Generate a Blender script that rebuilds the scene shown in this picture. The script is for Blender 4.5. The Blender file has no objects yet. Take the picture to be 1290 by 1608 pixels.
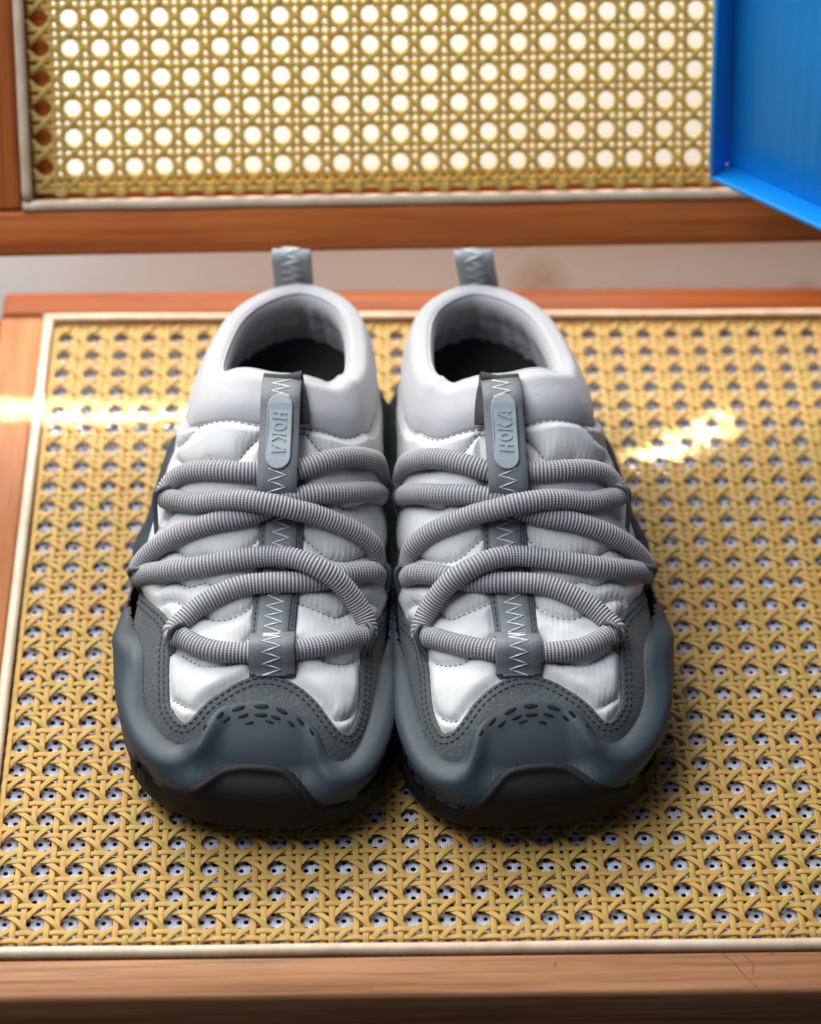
import bpy, bmesh, math, random
import numpy as np
from mathutils import Matrix, Vector
random.seed(7); rng = np.random.default_rng(7)
MM = 0.001
scene = bpy.context.scene
COL = scene.collection

# ------------------------------------------------------------------ camera
cam_d = bpy.data.cameras.new("camera"); cam = bpy.data.objects.new("camera", cam_d); COL.objects.link(cam)
CR = ((0.99973878, 0.00829094, -0.02129857), (-0.02129266, 0.67652995, -0.73610723), (0.0083061, 0.73636845, 0.67652976))
CAM_POS = Vector((130.918, -1009.885, 806.514)) * MM
cam.matrix_world = Matrix.Translation(CAM_POS) @ Matrix(CR).to_4x4()
cam_d.sensor_fit = 'VERTICAL'; cam_d.sensor_height = 36.0; cam_d.sensor_width = 36.0
cam_d.lens = 4351.03 / 1608 * 36.0
cam_d.clip_start = 0.05; cam_d.clip_end = 60
cam_d.dof.use_dof = True; cam_d.dof.focus_distance = 1.06; cam_d.dof.aperture_fstop = 6.3
scene.camera = cam

# ------------------------------------------------------------------ world, lamps, exposure
world = bpy.data.worlds.new("World"); scene.world = world; world.use_nodes = True
bg = world.node_tree.nodes["Background"]
bg.inputs[0].default_value = (0.66, 0.74, 0.90, 1); bg.inputs[1].default_value = 0.09
scene.view_settings.view_transform = 'Standard'; scene.view_settings.look = 'None'
scene.view_settings.exposure = 0.25; scene.view_settings.gamma = 1.0

def area_lamp(name, pos, target, sx, sy, watts, color, spread=180, roll=0.0):
    d = bpy.data.lights.new(name, 'AREA'); d.shape = 'RECTANGLE'; d.size = sx * MM; d.size_y = sy * MM
    d.energy = watts; d.color = color; d.spread = math.radians(spread)
    o = bpy.data.objects.new(name, d); COL.objects.link(o)
    p = Vector(pos) * MM; t = Vector(target) * MM
    o.location = p; o.rotation_euler = ((t - p).to_track_quat('-Z', 'Y') @ Matrix.Rotation(math.radians(roll), 3, 'Z').to_quaternion()).to_euler()
    return o
# the window behind and above the chair, an added unseen fill for the bounce of the dim room to the left, and two blades of low sun on the seat
area_lamp("window_lamp", (-70, 620, 640), (150, -170, 20), 1100, 600, 31.0, (1.0, 0.95, 0.88))
area_lamp("room_fill", (-390, -110, 1180), (150, -80, 60), 1100, 800, 19.0, (0.90, 0.94, 1.0))
area_lamp("sun_blade", (60, 341, 700), (60, -69, 0), 210, 7, 0.12, (1.0, 0.93, 0.78), 1.1, -2)
area_lamp("sun_blade", (262, 420, 440), (268, -96, 0), 72, 9, 0.03, (1.0, 0.93, 0.78), 0.9, 24)

# ------------------------------------------------------------------ helpers
def mesh_np(name, verts, faces, mat, smooth=True, uv=None):
    """verts (n,3) mm, faces (m,k) int array or list of lists"""
    me = bpy.data.meshes.new(name)
    v = np.asarray(verts, np.float32) * MM
    if isinstance(faces, np.ndarray):
        k = faces.shape[1]; m = len(faces)
        me.vertices.add(len(v)); me.vertices.foreach_set('co', v.ravel())
        me.loops.add(m * k); me.loops.foreach_set('vertex_index', faces.astype(np.int32).ravel())
        me.polygons.add(m); me.polygons.foreach_set('loop_start', np.arange(0, m * k, k, dtype=np.int32))
        me.update(calc_edges=True)
    else:
        me.from_pydata([tuple(map(float, a)) for a in v], [], [tuple(int(i) for i in f) for f in faces])
    if uv is not None:
        l = me.uv_layers.new(name='UVMap'); li = np.empty(len(me.loops), np.int32); me.loops.foreach_get('vertex_index', li)
        l.data.foreach_set('uv', np.asarray(uv, np.float32)[li].ravel())
    me.polygons.foreach_set('use_smooth', np.full(len(me.polygons), smooth))
    if mat: me.materials.append(mat)
    me.update()
    return me
def link(name, me, parent=None, loc=None, **tags):
    o = bpy.data.objects.new(name, me); COL.objects.link(o)
    if parent is not None: o.parent = parent
    if loc is not None: o.location = Vector(loc) * MM
    for k, v in tags.items(): o[k] = v
    return o
def empty(name, loc, label, category, group=None, rz=0.0):
    o = bpy.data.objects.new(name, None); COL.objects.link(o); o.empty_display_size = 0.02
    o.location = Vector(loc) * MM; o.rotation_euler = (0, 0, rz); o['label'] = label; o['category'] = category
    if group: o['group'] = group
    return o
def grid_faces(nu, nv, closed_u=False, closed_v=False, flip=False):
    iu = np.arange(nu if closed_u else nu - 1); iv = np.arange(nv if closed_v else nv - 1)
    a, b = np.meshgrid(iu, iv, indexing='ij'); a = a.ravel(); b = b.ravel(); a2 = (a + 1) % nu; b2 = (b + 1) % nv
    f = np.stack([a * nv + b, a2 * nv + b, a2 * nv + b2, a * nv + b2], 1)
    return f[:, ::-1] if flip else f
def frames(path, up=None, closed=False):
    p = np.asarray(path, float)
    t = (np.roll(p, -1, 0) - np.roll(p, 1, 0)) if closed else np.gradient(p, axis=0)
    t /= np.linalg.norm(t, axis=1)[:, None] + 1e-12
    if up is None: up = np.tile([0, 0, 1.0], (len(p), 1))
    up = np.asarray(up, float)
    if up.ndim == 1: up = np.tile(up, (len(p), 1))
    s = np.cross(t, up); s /= np.linalg.norm(s, axis=1)[:, None] + 1e-12
    n = np.cross(s, t)
    return t, s, n
def sweep(path, section, up=None, closed=False, scale=None, caps=True):
    """section (k,2): sideways, upwards"""
    p = np.asarray(path, float); sec = np.asarray(section, float); t, s, n = frames(p, up, closed)
    sc = np.ones(len(p)) if scale is None else scale
    V = p[:, None] + s[:, None] * (sec[None, :, :1] * sc[:, None, None]) + n[:, None] * (sec[None, :, 1:] * sc[:, None, None])
    k = len(sec); F = grid_faces(len(p), k, closed, True)
    F = [list(f) for f in F] if (caps and not closed) else F
    if caps and not closed:
        F.append(list(range(k))[::-1] if False else list(range(k))); F.append([len(p) * k - k + i for i in range(k)][::-1])
    return V.reshape(-1, 3), F
def circle(r, k, ry=None):
    a = np.linspace(0, 2 * np.pi, k, endpoint=False); return np.stack([r * np.cos(a), (ry or r) * np.sin(a)], 1)[::-1]
def box_bm(bm, c, s, rot=None, bev=0.0):
    r = bmesh.ops.create_cube(bm, size=1.0); vs = r['verts']
    for v in vs:
        v.co = Vector((v.co.x * s[0], v.co.y * s[1], v.co.z * s[2]))
    if bev:
        es = list({e for v in vs for e in v.link_edges})
        rr = bmesh.ops.bevel(bm, geom=es, offset=bev, segments=3, affect='EDGES', profile=0.5); vs = list({v for f in rr['faces'] for v in f.verts} | {v for v in vs if v.is_valid})
    for v in vs:
        co = v.co.copy()
        if rot is not None: co = rot @ co
        v.co = co + Vector(c)
def bm_mesh(name, bm, mat, smooth=False):
    for v in bm.verts: v.co *= MM
    bmesh.ops.recalc_face_normals(bm, faces=bm.faces)
    me = bpy.data.meshes.new(name); bm.to_mesh(me); bm.free()
    me.polygons.foreach_set('use_smooth', np.full(len(me.polygons), smooth))
    if mat: me.materials.append(mat)
    return me
def joined(name, parts, mat, smooth=True):
    V = []; F = []; o = 0
    for v, f in parts:
        V.append(np.asarray(v)); F.extend([[int(i) + o for i in ff] for ff in f]); o += len(v)
    return mesh_np(name, np.vstack(V), F, mat, smooth)

def joined_vf(parts):
    V = []; F = []; o = 0
    for v, f in parts:
        V.append(np.asarray(v)); F.extend([[int(i) + o for i in ff] for ff in f]); o += len(v)
    return np.vstack(V), F

# ------------------------------------------------------------------ materials
class NT:
    def __init__(s, name):
        s.m = bpy.data.materials.new(name); s.m.use_nodes = True; s.t = s.m.node_tree; s.b = s.t.nodes['Principled BSDF']
    def n(s, typ, **kw):
        nd = s.t.nodes.new(typ)
        for k, v in kw.items():
            if k.startswith('i_'):
                key = k[2:]; key = int(key) if key.isdigit() else key.replace('_', ' ')
                nd.inputs[key].default_value = v
            else: setattr(nd, k, v)
        return nd
    def l(s, a, b): s.t.links.new(a, b)
    def set(s, **kw):
        for k, v in kw.items(): s.b.inputs[k.replace('_', ' ')].default_value = v
    def coords(s, kind='Object', scale=(1, 1, 1), rot=(0, 0, 0)):
        c = s.n('ShaderNodeTexCoord'); mp = s.n('ShaderNodeMapping'); mp.inputs['Scale'].default_value = scale; mp.inputs['Rotation'].default_value = rot
        s.l(c.outputs[kind], mp.inputs[0]); return mp.outputs[0]
    def noise(s, vec, scale, detail=4, rough=0.6):
        nd = s.n('ShaderNodeTexNoise', i_Scale=scale, i_Detail=detail, i_Roughness=rough)
        if vec is not None: s.l(vec, nd.inputs['Vector'])
        return nd.outputs['Fac']
    def ramp(s, fac, stops):
        r = s.n('ShaderNodeValToRGB'); e = r.color_ramp.elements
        while len(e) < len(stops): e.new(0.5)
        for i, (p, c) in enumerate(stops): e[i].position = p; e[i].color = (*c, 1)
        s.l(fac, r.inputs[0]); return r.outputs[0]
    def mix(s, fac, a, b, mode='MIX'):
        m = s.n('ShaderNodeMix', data_type='RGBA', blend_type=mode)
        for k, v in ((0, fac), (6, a), (7, b)):
            if isinstance(v, bpy.types.NodeSocket): s.l(v, m.inputs[k])
            else: m.inputs[k].default_value = v if k == 0 else (*v, 1)
        return m.outputs[2]
    def math(s, op, a, b=None):
        m = s.n('ShaderNodeMath', operation=op)
        for k, v in ((0, a), (1, b)):
            if v is None: continue
            if isinstance(v, bpy.types.NodeSocket): s.l(v, m.inputs[k])
            else: m.inputs[k].default_value = v
        return m.outputs[0]
    def color(s, c):
        if isinstance(c, bpy.types.NodeSocket): s.l(c, s.b.inputs['Base Color'])
        else: s.b.inputs['Base Color'].default_value = (*c, 1)
    def bump(s, h, strength=0.3, dist=0.001, prev=None):
        b = s.n('ShaderNodeBump', i_Strength=strength, i_Distance=dist); s.l(h, b.inputs['Height'])
        if prev is not None: s.l(prev, b.inputs['Normal'])
        s.l(b.outputs[0], s.b.inputs['Normal']); return b.outputs[0]

def wood(name, dark, mid, light, axis, rough=0.5, coat=0.06):
    w = NT(name); sc = [60, 60, 60]; sc[axis] = 3.0
    v = w.coords('Object', tuple(sc)); n1 = w.noise(v, 1.2, 6, 0.62)
    sc2 = [240, 240, 240]; sc2[axis] = 7.0
    n2 = w.noise(w.coords('Object', tuple(sc2)), 1.6, 5, 0.7)
    n3 = w.noise(w.coords('Object', (9, 9, 9)), 1.0, 3)
    c = w.ramp(n1, [(0.30, dark), (0.5, mid), (0.72, light)])
    c = w.mix(w.math('MULTIPLY', w.math('MAXIMUM', w.math('SUBTRACT', n2, 0.46), 0.0), 3.2), c, tuple(x * 0.45 for x in dark))
    c = w.mix(w.math('MULTIPLY', n3, 0.22), c, light)
    w.color(c); w.set(Roughness=rough, Coat_Weight=coat, Coat_Roughness=0.25, Specular_IOR_Level=0.04); w.bump(n2, 0.12, 0.0004)
    return w.m
M = {}
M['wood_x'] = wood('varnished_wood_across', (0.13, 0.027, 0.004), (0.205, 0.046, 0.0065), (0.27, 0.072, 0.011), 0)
M['wood_y'] = wood('varnished_wood_along', (0.26, 0.09, 0.032), (0.36, 0.138, 0.054), (0.45, 0.20, 0.09), 1)
M['wood_front'] = wood('varnished_wood_front', (0.18, 0.074, 0.030), (0.31, 0.145, 0.068), (0.40, 0.21, 0.11), 0)
M['wood_back'] = wood('varnished_wood_back', (0.33, 0.082, 0.022), (0.46, 0.128, 0.034), (0.55, 0.185, 0.058), 0)
M['wood_back_z'] = wood('varnished_wood_stile', (0.33, 0.082, 0.022), (0.46, 0.128, 0.034), (0.55, 0.185, 0.058), 2)

w = NT('cane_spline'); n_ = w.noise(w.coords('Object', (30, 30, 30)), 3, 5); w.color(w.ramp(n_, [(0.3, (0.46, 0.34, 0.23)), (0.7, (0.62, 0.50, 0.37))])); w.set(Roughness=0.5); M['spline'] = w.m

def cane_mat(name, translucency):
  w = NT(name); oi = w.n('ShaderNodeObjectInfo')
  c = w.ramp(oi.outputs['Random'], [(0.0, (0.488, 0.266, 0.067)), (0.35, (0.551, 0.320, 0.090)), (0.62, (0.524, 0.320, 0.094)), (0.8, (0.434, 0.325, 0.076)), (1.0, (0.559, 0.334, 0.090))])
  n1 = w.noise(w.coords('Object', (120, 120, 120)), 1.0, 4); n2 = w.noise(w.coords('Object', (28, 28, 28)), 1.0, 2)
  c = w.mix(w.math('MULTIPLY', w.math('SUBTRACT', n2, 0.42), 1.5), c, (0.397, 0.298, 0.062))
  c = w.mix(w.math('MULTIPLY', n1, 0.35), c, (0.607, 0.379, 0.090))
  if translucency > .3: c = w.mix(0.65, c, (0.62, 0.52, 0.20))  # back panel only: glow from behind put into a lighter, yellower colour
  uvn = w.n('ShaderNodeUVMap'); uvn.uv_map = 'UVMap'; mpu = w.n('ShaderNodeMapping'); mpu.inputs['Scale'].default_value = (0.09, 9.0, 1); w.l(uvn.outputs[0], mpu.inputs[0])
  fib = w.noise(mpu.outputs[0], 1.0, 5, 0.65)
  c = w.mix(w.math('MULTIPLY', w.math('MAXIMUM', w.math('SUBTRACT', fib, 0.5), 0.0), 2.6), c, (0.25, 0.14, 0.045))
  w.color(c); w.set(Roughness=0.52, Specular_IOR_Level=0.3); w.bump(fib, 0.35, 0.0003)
  tr = w.n('ShaderNodeBsdfTranslucent'); ms = w.n('ShaderNodeMixShader', i_0=translucency); w.l(w.mix(1.0, c, (1.6, 1.7, 1.6), 'MULTIPLY'), tr.inputs[0]); w.l(w.b.outputs[0], ms.inputs[1]); w.l(tr.outputs[0], ms.inputs[2]); w.l(ms.outputs[0], w.t.nodes['Material Output'].inputs[0]); return w.m
M['cane'] = cane_mat('cane', 0.2); M['cane_back'] = cane_mat('cane_backlight_tinted', 0.45)  # same cane twice; the second has the backlight in its colour

w = NT('white_knit_net'); wv = w.n('ShaderNodeTexWave', wave_type='BANDS', bands_direction='X', i_Scale=330.0, i_Distortion=1.2, i_Detail=1.0); w.l(w.coords('Object'), wv.inputs['Vector'])
w.color(w.ramp(wv.outputs['Fac'], [(0.1, (0.38, 0.38, 0.44)), (0.6, (0.52, 0.52, 0.59))])); w.set(Roughness=0.8); M['net'] = w.m

w = NT('plaster'); n1 = w.noise(w.coords('Object', (7, 7, 7)), 1, 5); n2 = w.noise(w.coords('Object', (300, 300, 300)), 1, 3)
c = w.ramp(n1, [(0.3, (0.66, 0.71, 0.70)), (0.65, (0.74, 0.79, 0.78))])
def stain(c, p, r, col):   # a worn, scuffed patch of the plaster with a shape of its own
    vm = w.n('ShaderNodeVectorMath', operation='DISTANCE'); tc_ = w.n('ShaderNodeTexCoord'); w.l(tc_.outputs['Object'], vm.inputs[0]); vm.inputs[1].default_value = p
    k_ = w.math('SUBTRACT', 1.0, w.math('DIVIDE', vm.outputs['Value'], r)); k_ = w.math('MULTIPLY', w.math('MAXIMUM', k_, 0.0), w.math('MULTIPLY', w.noise(w.coords('Object', (160, 160, 160)), 1, 5, 0.7), 2.2))
    return w.mix(w.math('MINIMUM', k_, 0.8), c, col)
c = stain(c, (0.223, 0.046, -0.012), 0.020, (0.40, 0.26, 0.15)); c = stain(c, (0.350, 0.046, -0.016), 0.012, (0.42, 0.30, 0.2)); c = stain(c, (0.285, 0.048, -0.005), 0.012, (0.6, 0.5, 0.42))
w.color(c); w.set(Roughness=0.75); w.bump(n2, 0.2, 0.0006); M['plaster'] = w.m
w = NT('white_sill'); n1 = w.noise(w.coords('Object', (6, 6, 6)), 1, 4); w.color(w.ramp(n1, [(0.3, (0.19, 0.172, 0.14)), (0.7, (0.225, 0.207, 0.175))])); w.set(Roughness=0.6); M['sill'] = w.m
w = NT('dark_floor'); n1 = w.noise(w.coords('Object', (4, 40, 4)), 1, 5); w.color(w.ramp(n1, [(0.3, (0.035, 0.022, 0.014)), (0.7, (0.07, 0.045, 0.028))])); w.set(Roughness=0.6); M['floor'] = w.m

w = NT('blue_card'); wv = w.n('ShaderNodeTexWave', wave_type='BANDS', bands_direction='X', i_Scale=52.0, i_Distortion=0.4); w.l(w.coords('Object'), wv.inputs['Vector'])
n1 = w.noise(w.coords('Object', (25, 25, 25)), 1, 3)
w.color(w.ramp(n1, [(0.3, (0.003, 0.31, 0.84)), (0.7, (0.004, 0.34, 0.88))])); w.set(Roughness=0.42); w.bump(wv.outputs['Fac'], 0.14, 0.0006); M['blue'] = w.m
w = NT('scuff_ink'); w.color((0.05, 0.055, 0.075)); w.set(Roughness=0.8); M['scuff'] = w.m
w = NT('raw_card_edge'); w.color((0.62, 0.55, 0.45)); w.set(Roughness=0.9); M['raw'] = w.m

def fabric(name, c0, c1, rough, bscale, bstr, sheen=0.0):
    f = NT(name); n1 = f.noise(f.coords('Object', (bscale,) * 3), 1, 3); n2 = f.noise(f.coords('Object', (26, 26, 26)), 1, 3)
    f.color(f.mix(n2, c0, c1)); f.set(Roughness=rough, Sheen_Weight=sheen); f.bump(n1, bstr, 0.0004); return f
f = fabric('quilted_nylon', (0.54, 0.55, 0.54), (0.59, 0.60, 0.59), 0.75, 700, 0.10)
nw = f.noise(f.coords('Object', (300, 45, 45)), 1, 4, 0.55); f.set(Specular_IOR_Level=0.2); f.bump(nw, 0.16, 0.0012, f.b.inputs['Normal'].links[0].from_socket); M['quilt'] = f.m
_cl = fabric('soft_collar_knit', (0.43, 0.43, 0.44), (0.49, 0.49, 0.50), 0.7, 800, 0.2, 0.25); _cl.bump(_cl.noise(_cl.coords('Object', (75, 75, 75)), 1, 3), 0.22, 0.0016, _cl.b.inputs['Normal'].links[0].from_socket); M['collar'] = _cl.m
M['fleece'] = fabric('fleece_lining', (0.20, 0.20, 0.23), (0.36, 0.36, 0.41), 0.95, 420, 0.9, 0.4).m
_sd = fabric('grey_synthetic_suede', (0.043, 0.052, 0.055), (0.062, 0.072, 0.075), 0.78, 650, 0.8, 0.15); _sp = _sd.noise(_sd.coords('Object', (1050, 1050, 1050)), 1, 2); _sd.color(_sd.mix(_sd.math('MULTIPLY', _sd.math('SUBTRACT', _sp, 0.34), 2.3), (0.034, 0.041, 0.044), (0.080, 0.092, 0.096))); M['suede'] = _sd.m
_rb = fabric('slate_moulded_rubber', (0.027, 0.041, 0.051), (0.038, 0.054, 0.065), 0.5, 420, 0.14); _rb.set(Specular_IOR_Level=0.3); M['rubber'] = _rb.m
_br = fabric('black_rubber', (0.004, 0.004, 0.005), (0.006, 0.006, 0.007), 0.62, 600, 0.25); _br.set(Specular_IOR_Level=0.22); M['black_rubber'] = _br.m
M['tape'] = fabric('grey_woven_tape', (0.115, 0.128, 0.139), (0.15, 0.163, 0.175), 0.62, 1400, 0.5).m
M['heel_tape'] = fabric('pale_grey_tape', (0.30, 0.335, 0.35), (0.36, 0.395, 0.41), 0.6, 1400, 0.4).m
M['tape_dark'] = fabric('dark_tape', (0.075, 0.082, 0.092), (0.10, 0.108, 0.118), 0.7, 1400, 0.4).m
M['loop_dark'] = fabric('dark_tape_inside', (0.035, 0.033, 0.034), (0.05, 0.047, 0.048), 0.85, 1200, 0.4).m
M['badge'] = fabric('pale_blue_rubber_badge', (0.28, 0.325, 0.35), (0.31, 0.355, 0.38), 0.38, 500, 0.03).m
M['letter'] = fabric('badge_letter', (0.28, 0.325, 0.35), (0.30, 0.345, 0.37), 0.4, 500, 0.03).m
M['thread_light'] = fabric('pale_thread', (0.68, 0.69, 0.70), (0.76, 0.77, 0.78), 0.7, 900, 0.2).m
M['thread_dark'] = fabric('dark_thread', (0.030, 0.033, 0.036), (0.05, 0.053, 0.056), 0.8, 900, 0.2).m
M['thread_grey'] = fabric('grey_thread', (0.11, 0.112, 0.12), (0.15, 0.152, 0.16), 0.8, 900, 0.2).m
M['cord'] = fabric('dark_elastic_cord', (0.055, 0.066, 0.078), (0.08, 0.092, 0.105), 0.5, 900, 0.25).m
M['insole'] = fabric('black_insole', (0.012, 0.012, 0.013), (0.016, 0.016, 0.017), 0.9, 500, 0.3).m

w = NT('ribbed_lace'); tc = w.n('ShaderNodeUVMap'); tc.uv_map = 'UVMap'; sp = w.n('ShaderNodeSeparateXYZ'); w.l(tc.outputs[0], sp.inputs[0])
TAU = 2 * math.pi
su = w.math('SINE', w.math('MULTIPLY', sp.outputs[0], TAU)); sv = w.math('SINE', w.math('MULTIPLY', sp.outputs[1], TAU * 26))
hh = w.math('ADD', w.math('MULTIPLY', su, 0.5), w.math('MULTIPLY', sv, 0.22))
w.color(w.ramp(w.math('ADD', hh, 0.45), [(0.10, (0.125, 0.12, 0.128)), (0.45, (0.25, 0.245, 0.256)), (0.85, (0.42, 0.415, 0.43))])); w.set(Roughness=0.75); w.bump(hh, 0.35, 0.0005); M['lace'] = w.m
# ------------------------------------------------------------------ setting
Pm = 12.7                                   # pitch of the cane weave, mm
def slab(name, lo, hi, mat, bev=0.0, parent=None, rot=None, **tags):
    bm = bmesh.new(); lo = np.array(lo, float); hi = np.array(hi, float)
    box_bm(bm, (lo + hi) / 2, hi - lo, None, bev)
    return link(name, bm_mesh(name, bm, mat, False), parent, **tags)
def rotz(o, deg, about):
    a = Vector(about) * MM; o.matrix_world = Matrix.Translation(a) @ Matrix.Rotation(math.radians(deg), 4, 'Z') @ Matrix.Translation(-a)
def prism(name, prof, x0, x1, mat, **tags):
    k = len(prof); V = [(x0, y, z) for y, z in prof] + [(x1, y, z) for y, z in prof]
    F = [[i, (i + 1) % k, k + (i + 1) % k, k + i] for i in range(k)] + [list(range(k))[::-1], [k + i for i in range(k)]]
    me = mesh_np(name, np.array(V, float), F, mat, False); bm = bmesh.new(); bm.from_mesh(me); bmesh.ops.recalc_face_normals(bm, faces=bm.faces); bm.to_mesh(me); bm.free()
    return link(name, me, **tags)
# the plastered wall below the window; its slope up to the sill is shaped to catch light
wall = prism('wall', [(32, -440), (32, -44), (76, 8), (130, 8), (130, -440)], -700, 1000, M['plaster'], kind='structure')
sill = slab('window_sill', (-720, 70, 8.5), (1020, 660, 29), M['sill'], 2.5, kind='structure')
rotz(wall, -1.5, (0, 32, 0)); rotz(sill, -1.5, (0, 70, 0))
floor = slab('floor', (-1500, -1800, -460), (1800, 900, -441), M['floor'], kind='structure')

# ------------------------------------------------------------------ chair
CH = Vector((180, -185, -440))
chair = empty('cane_chair', CH, 'orange varnished wooden chair with woven yellow cane seat and cane back panel', 'chair')
def part(name, me, **k):
    o = link(name, me, chair, **k); o.location = -CH * MM + (Vector(o.location)); return o
X0, X1 = -10.9, 12.7 * 29.5 + 4.6; XI0, XI1 = X0 - 20, X1 + 20
def rail(name, lo, hi, mat, bev=2.2):
    bm = bmesh.new(); lo = np.array(lo, float); hi = np.array(hi, float); box_bm(bm, (lo + hi) / 2, hi - lo, None, bev)
    return part(name, bm_mesh(name, bm, mat, True))
def autosmooth(o, a=40):
    me = o.data; bm = bmesh.new(); bm.from_mesh(me)
    for e in bm.edges:
        e.smooth = len(e.link_faces) == 2 and e.calc_face_angle(0) < math.radians(a)
    bm.to_mesh(me); bm.free(); return o
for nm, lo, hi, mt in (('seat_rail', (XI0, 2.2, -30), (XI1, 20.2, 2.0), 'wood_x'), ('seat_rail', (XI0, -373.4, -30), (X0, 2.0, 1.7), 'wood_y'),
                       ('seat_rail', (X1, -373.4, -30), (XI1, 2.0, 1.7), 'wood_y'), ('seat_rail', (XI0, -392.2, -34), (XI1, -373.6, 2.0), 'wood_front')):
    autosmooth(rail(nm, lo, hi, M[mt], 2.0))
# inner ledges of the seat frame, under the edge of the cane
for lo, hi, mt in (((X0 + 0.2, -373, -16), (4.0, 1.5, -8.5), 'wood_y'), ((4.2, -373, -16), (X1 - 4.2, -368.5, -8.5), 'wood_front')):
    rail('seat_ledge', lo, hi, M[mt], 0.5)
nh = rail('net_hem', (X0 + 4, -8.0, -2.4), (X1 - 4, 1.9, -1.6), M['net'], 0.2)
for x, y in ((XI0 + 14, 6), (XI1 - 14, 6), (XI0 + 14, -380), (XI1 - 14, -380)):
    v, f_ = sweep([(x, y, -30.2), (x, y, -220), (x, y, -440)], circle(15, 14), up=(1, 0, 0), scale=np.array([1, .9, .75])); part('chair_leg', mesh_np('chair_leg', v, f_, M['wood_y']))
# splines: rounded beads that hold the cane in its groove
SPL = [(-2.25, -2.5), (-2.25, 0.6), (-1.6, 1.5), (-0.6, 1.9), (0.6, 1.9), (1.6, 1.5), (2.25, 0.6), (2.25, -2.5)][::-1]
def spline(pts, xf=None, n=60):
    p = np.stack([np.linspace(pts[0][j], pts[1][j], n) for j in range(3)], 1)
    p[:, 2] += 0.15 * np.sin(np.linspace(0, 23, n)) + 0.3
    v, f_ = sweep(p, SPL, up=(0, 0, 1) if xf is None else (0, -1, 0))
    if xf is not None: v = xf(v)
    part('cane_spline', mesh_np('cane_spline', v, f_, M['spline']))
spline([(X0, 0, 1.4), (X1, 0, 1.4)]); spline([(X0, -370.5, 1.4), (X1, -370.5, 1.4)])
spline([(X0 + 2.3, -2.3, 1.4), (X0 + 2.3, -368.2, 1.4)]); spline([(X1 - 2.3, -2.3, 1.4), (X1 - 2.3, -368.2, 1.4)])

SEC = [(-1.14, -0.12), (-1.10, 0.12), (-0.86, 0.22), (0.86, 0.22), (1.10, 0.12), (1.14, -0.12), (0, -0.27)][::-1]
DP = 0.142                                  # half the spacing of a pair, in pitches
def pairz(q, sg):
    """rise and fall of one strand of a pair where it meets the two crossing strands at every q = k + .5"""
    w = (q - np.floor(q)) - 0.5
    return np.where(np.abs(w) < 0.30, sg * 0.33 * np.sin(np.pi * w / 0.30), 0.0)
def dip(q, q0, q1, z):
    e = np.minimum(q - q0, q1 - q); return z - 2.6 * np.clip(1 - e / 0.34, 0, 1) ** 2
def wob(n, a=0.16):
    k = max(3, n // 14); return np.interp(np.linspace(0, 1, n), np.linspace(0, 1, k), rng.normal(0, a, k))
def strand_mesh(path, nm='cane_strand', up=(0, 0, 1), k=1.0):
    v, f_ = sweep(path, [(a * k, b) for a, b in SEC], up=up, caps=True)
    l = np.concatenate([[0], np.cumsum(np.linalg.norm(np.diff(path, axis=0), axis=1))]) + rng.random() * 500; uv = np.stack(np.broadcast_arrays(l[:, None], np.array([0, .1, .25, .75, .9, 1, 1.5])[None] + rng.random() * 50), 2).reshape(-1, 2)
    return mesh_np(nm, v, f_, M['cane'], True, uv)
def weave(c0, c1, r0, r1, seat):
    """yields (list of paths per kind) in panel axes: x = col, y = -row"""
    out = {'v': [], 'h': [], 'd': []}
    NV_ = 8
    for k in range(int(math.ceil(c0 - .5 - .2)), int(math.floor(c1 - .5 + .2)) + 1):
        for sg in (-1, 1):
            c = k + .5 + sg * DP
            if c < c0 - 0.02 or c > c1 + 0.02: continue
            out['v'].append((c, sg))
    for k in range(int(math.ceil(r0 - .5 - .2)), int(math.floor(r1 - .5 + .2)) + 1):
        for sg in (-1, 1):
            r = k + .5 + sg * DP
            if r < r0 - 0.02 or r > r1 + 0.02: continue
            out['h'].append((r, sg))
    for sgn in (1, -1):                     # sgn 1: runs down to the right; -1: up to the right
        for k in range(-80, 120):
            off = k + .5                    # r = sgn*c + off
            cs = np.arange(0, (c1 - c0) * NV_ + 1) / NV_ + c0; r = sgn * cs + off
            m = (r >= r0) & (r <= r1)
            if m.sum() > 5: out['d'].append((sgn, cs[m], r[m]))
    return out
def v_path(c, sg, r0, r1, n8=8):
    n = int((r1 - r0) * n8) + 1; r = np.linspace(r0, r1, n)
    return np.stack([c * Pm + wob(n), -r * Pm, dip(r, r0, r1, pairz(r, sg))], 1)
def h_path(r, sg, c0, c1, n8=8):
    n = int((c1 - c0) * n8) + 1; c = np.linspace(c0, c1, n)
    return np.stack([c * Pm, -r * Pm + wob(n), dip(c, c0, c1, pairz(c, -sg))], 1)
def d_path(sgn, c, r):
    w = wob(len(c), 0.14)
    z = -sgn * 0.90 * np.cos(2 * np.pi * c)
    e = np.arange(len(c)); z = z - 2.4 * np.clip(1 - np.minimum(e, e[::-1]) / 3.0, 0, 1) ** 2
    return np.stack([c * Pm + w, -r * Pm - sgn * w, z], 1)
SC0, SC1, SR0, SR1 = -0.5, 29.5, 0.0, 28.97
W_ = weave(SC0, SC1, SR0, SR1, True)
cache = {}
for c, sg in W_['v']:
    key = ('v', sg, rng.integers(3))
    if key not in cache: cache[key] = strand_mesh(v_path(0, sg, SR0, SR1))
    part('cane_strand', cache[key], loc=(c * Pm, 0, 0))
for r, sg in W_['h']:
    key = ('h', sg, rng.integers(3))
    if key not in cache: cache[key] = strand_mesh(h_path(0, sg, SC0, SC1))
    part('cane_strand', cache[key], loc=(0, -r * Pm, 0))
for sgn, c, r in W_['d']:
    part('cane_strand', strand_mesh(d_path(sgn, c, r)))

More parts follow.
